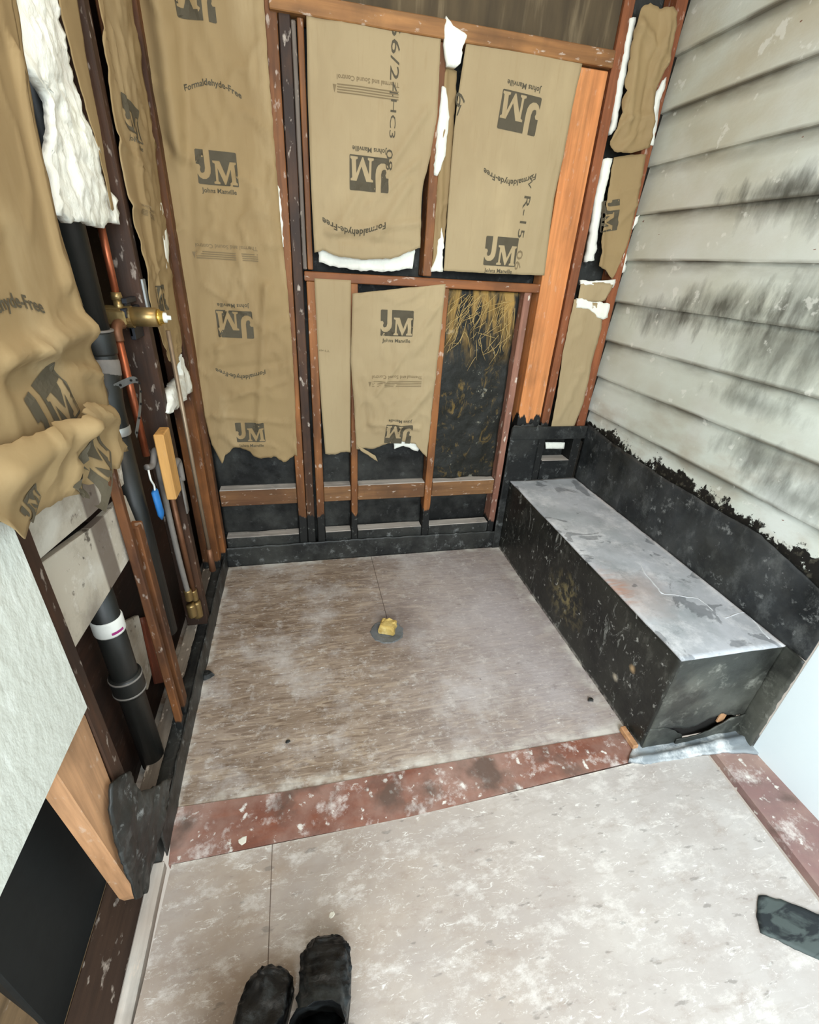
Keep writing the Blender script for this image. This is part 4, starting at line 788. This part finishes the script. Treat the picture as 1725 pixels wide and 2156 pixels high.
# ================================================================ BOOTS
def boot(name, toe, heel, wd, label, seed, flare=1.0):
    t = thing(name, (heel[0], heel[1], 0), label, 'boot', 'black boots of the person taking the photo')
    A = Vector((toe[0], toe[1])); B = Vector((heel[0], heel[1])); ax = (A - B); L = ax.length; ax.normalize(); nx = Vector((ax.y, -ax.x))
    stations = [(-.0, .30, .05, .14), (.04, .62, .055, .16), (.15, .78, .06, .17), (.30, .80, .055, .165), (.45, .86, .05, .13), (.62, .98, .046, .095), (.78, 1.0, .042, .078), (.90, .92, .036, .066), (.97, .72, .028, .054), (1.0, .40, .016, .040)]
    st = []
    for i in range(len(stations) - 1):
        for q in range(6):
            f_ = q / 6; st.append(tuple(stations[i][k] * (1 - f_) + stations[i + 1][k] * f_ for k in range(4)))
    st.append(stations[-1])
    bm = bmesh.new(); rg = []; n = 32
    for (s, wf, _, h) in st:
        c = B + ax * (s * L); ring_ = []
        for i in range(n):
            an = 2 * math.pi * i / n; ca, sa = math.cos(an), math.sin(an)
            px_ = (abs(ca) ** .7) * (1 if ca > 0 else -1) * wd / 2 * wf; zz_ = .012 + (h - .012) * .5 * (1 + (abs(sa) ** .75) * (1 if sa > 0 else -1))
            k_ = .009 * fbm(s * 7 + seed, ca * 2.2, sa * 2.2, 4) + .007 * (1 - min(1, abs(fbm(s * 12 + seed, ca * 2.5, sa * 2.5, 3)) * 4))
            p = c + nx * (px_ * (1 + k_ * 12)); ring_.append(bm.verts.new((p.x, p.y, max(.012, zz_ + k_ * (1 if sa > -.2 else 0)))))
        rg.append(ring_)
    for a, b in zip(rg, rg[1:]):
        for i in range(n): bm.faces.new((a[i], a[(i + 1) % n], b[(i + 1) % n], b[i]))
    bm.faces.new(rg[0][::-1]); bm.faces.new(rg[-1])
    k = Mat('scuffed_black_leather_' + name + str(seed), .42, .5).base((26, 27, 28)); k.lay((78, 84, 86), 11, .48, .66, .8, 10, (1, 1, 1), (seed, 0, 0), rough=.7); k.lay((16, 16, 17), 14, .5, .62, .8, 6); k.bump(16, .9, 6, (1, 1, 1), .008)
    m_ = k.done(); obj('upper', bm, m_, t, True)
    bm = bmesh.new(); lo = []; hi = []
    for (s, wf, _, h) in st[::1]:
        pass
    out = []
    for (s, wf, _, h) in st: c = B + ax * (s * L); out.append(c + nx * (wd / 2 * wf * 1.05))
    for (s, wf, _, h) in reversed(st): c = B + ax * (s * L); out.append(c - nx * (wd / 2 * wf * 1.05))
    lo = [bm.verts.new((p.x, p.y, .0045)) for p in out]; hi = [bm.verts.new((p.x, p.y, .026)) for p in out]
    bm.faces.new(lo[::-1]); bm.faces.new(hi)
    for i in range(len(out)): bm.faces.new((lo[i], lo[(i + 1) % len(out)], hi[(i + 1) % len(out)], hi[i]))
    obj('sole', bm, ABS, t)
    # trouser leg over the shaft
    bm = bmesh.new(); c = B + ax * (.22 * L); ringz = []
    for j in range(10):
        z = .085 + j * .03; rr = .062 * flare * (1 + .25 * (1 - j / 9)); rw = []
        for i in range(24):
            an = 2 * math.pi * i / 24; q = rr * (1 + .10 * fbm(math.cos(an) * 2 + seed, math.sin(an) * 2, z * 12)) + .004 * math.sin(an * 5 + seed)
            rw.append(bm.verts.new((c.x + q * math.cos(an), c.y + q * 1.15 * math.sin(an) - j * .004, z + .008 * math.sin(an * 3 + j))))
        ringz.append(rw)
    for a, b in zip(ringz, ringz[1:]):
        for i in range(24): bm.faces.new((a[i], a[(i + 1) % 24], b[(i + 1) % 24], b[i]))
    bmesh.ops.solidify(bm, geom=bm.faces[:], thickness=.002)
    obj('trouser_cuff', bm, m_, t, True)
    return t
boot('boot', (-.012, .530), (-.045, .235), .118, 'black scuffed boot, the right foot, further forward on pale floor', 3, .95)
boot('boot', (-.130, .494), (-.262, .19), .108, 'black boot, the left foot, half covered by a dark trouser cuff', 8, 1.0)
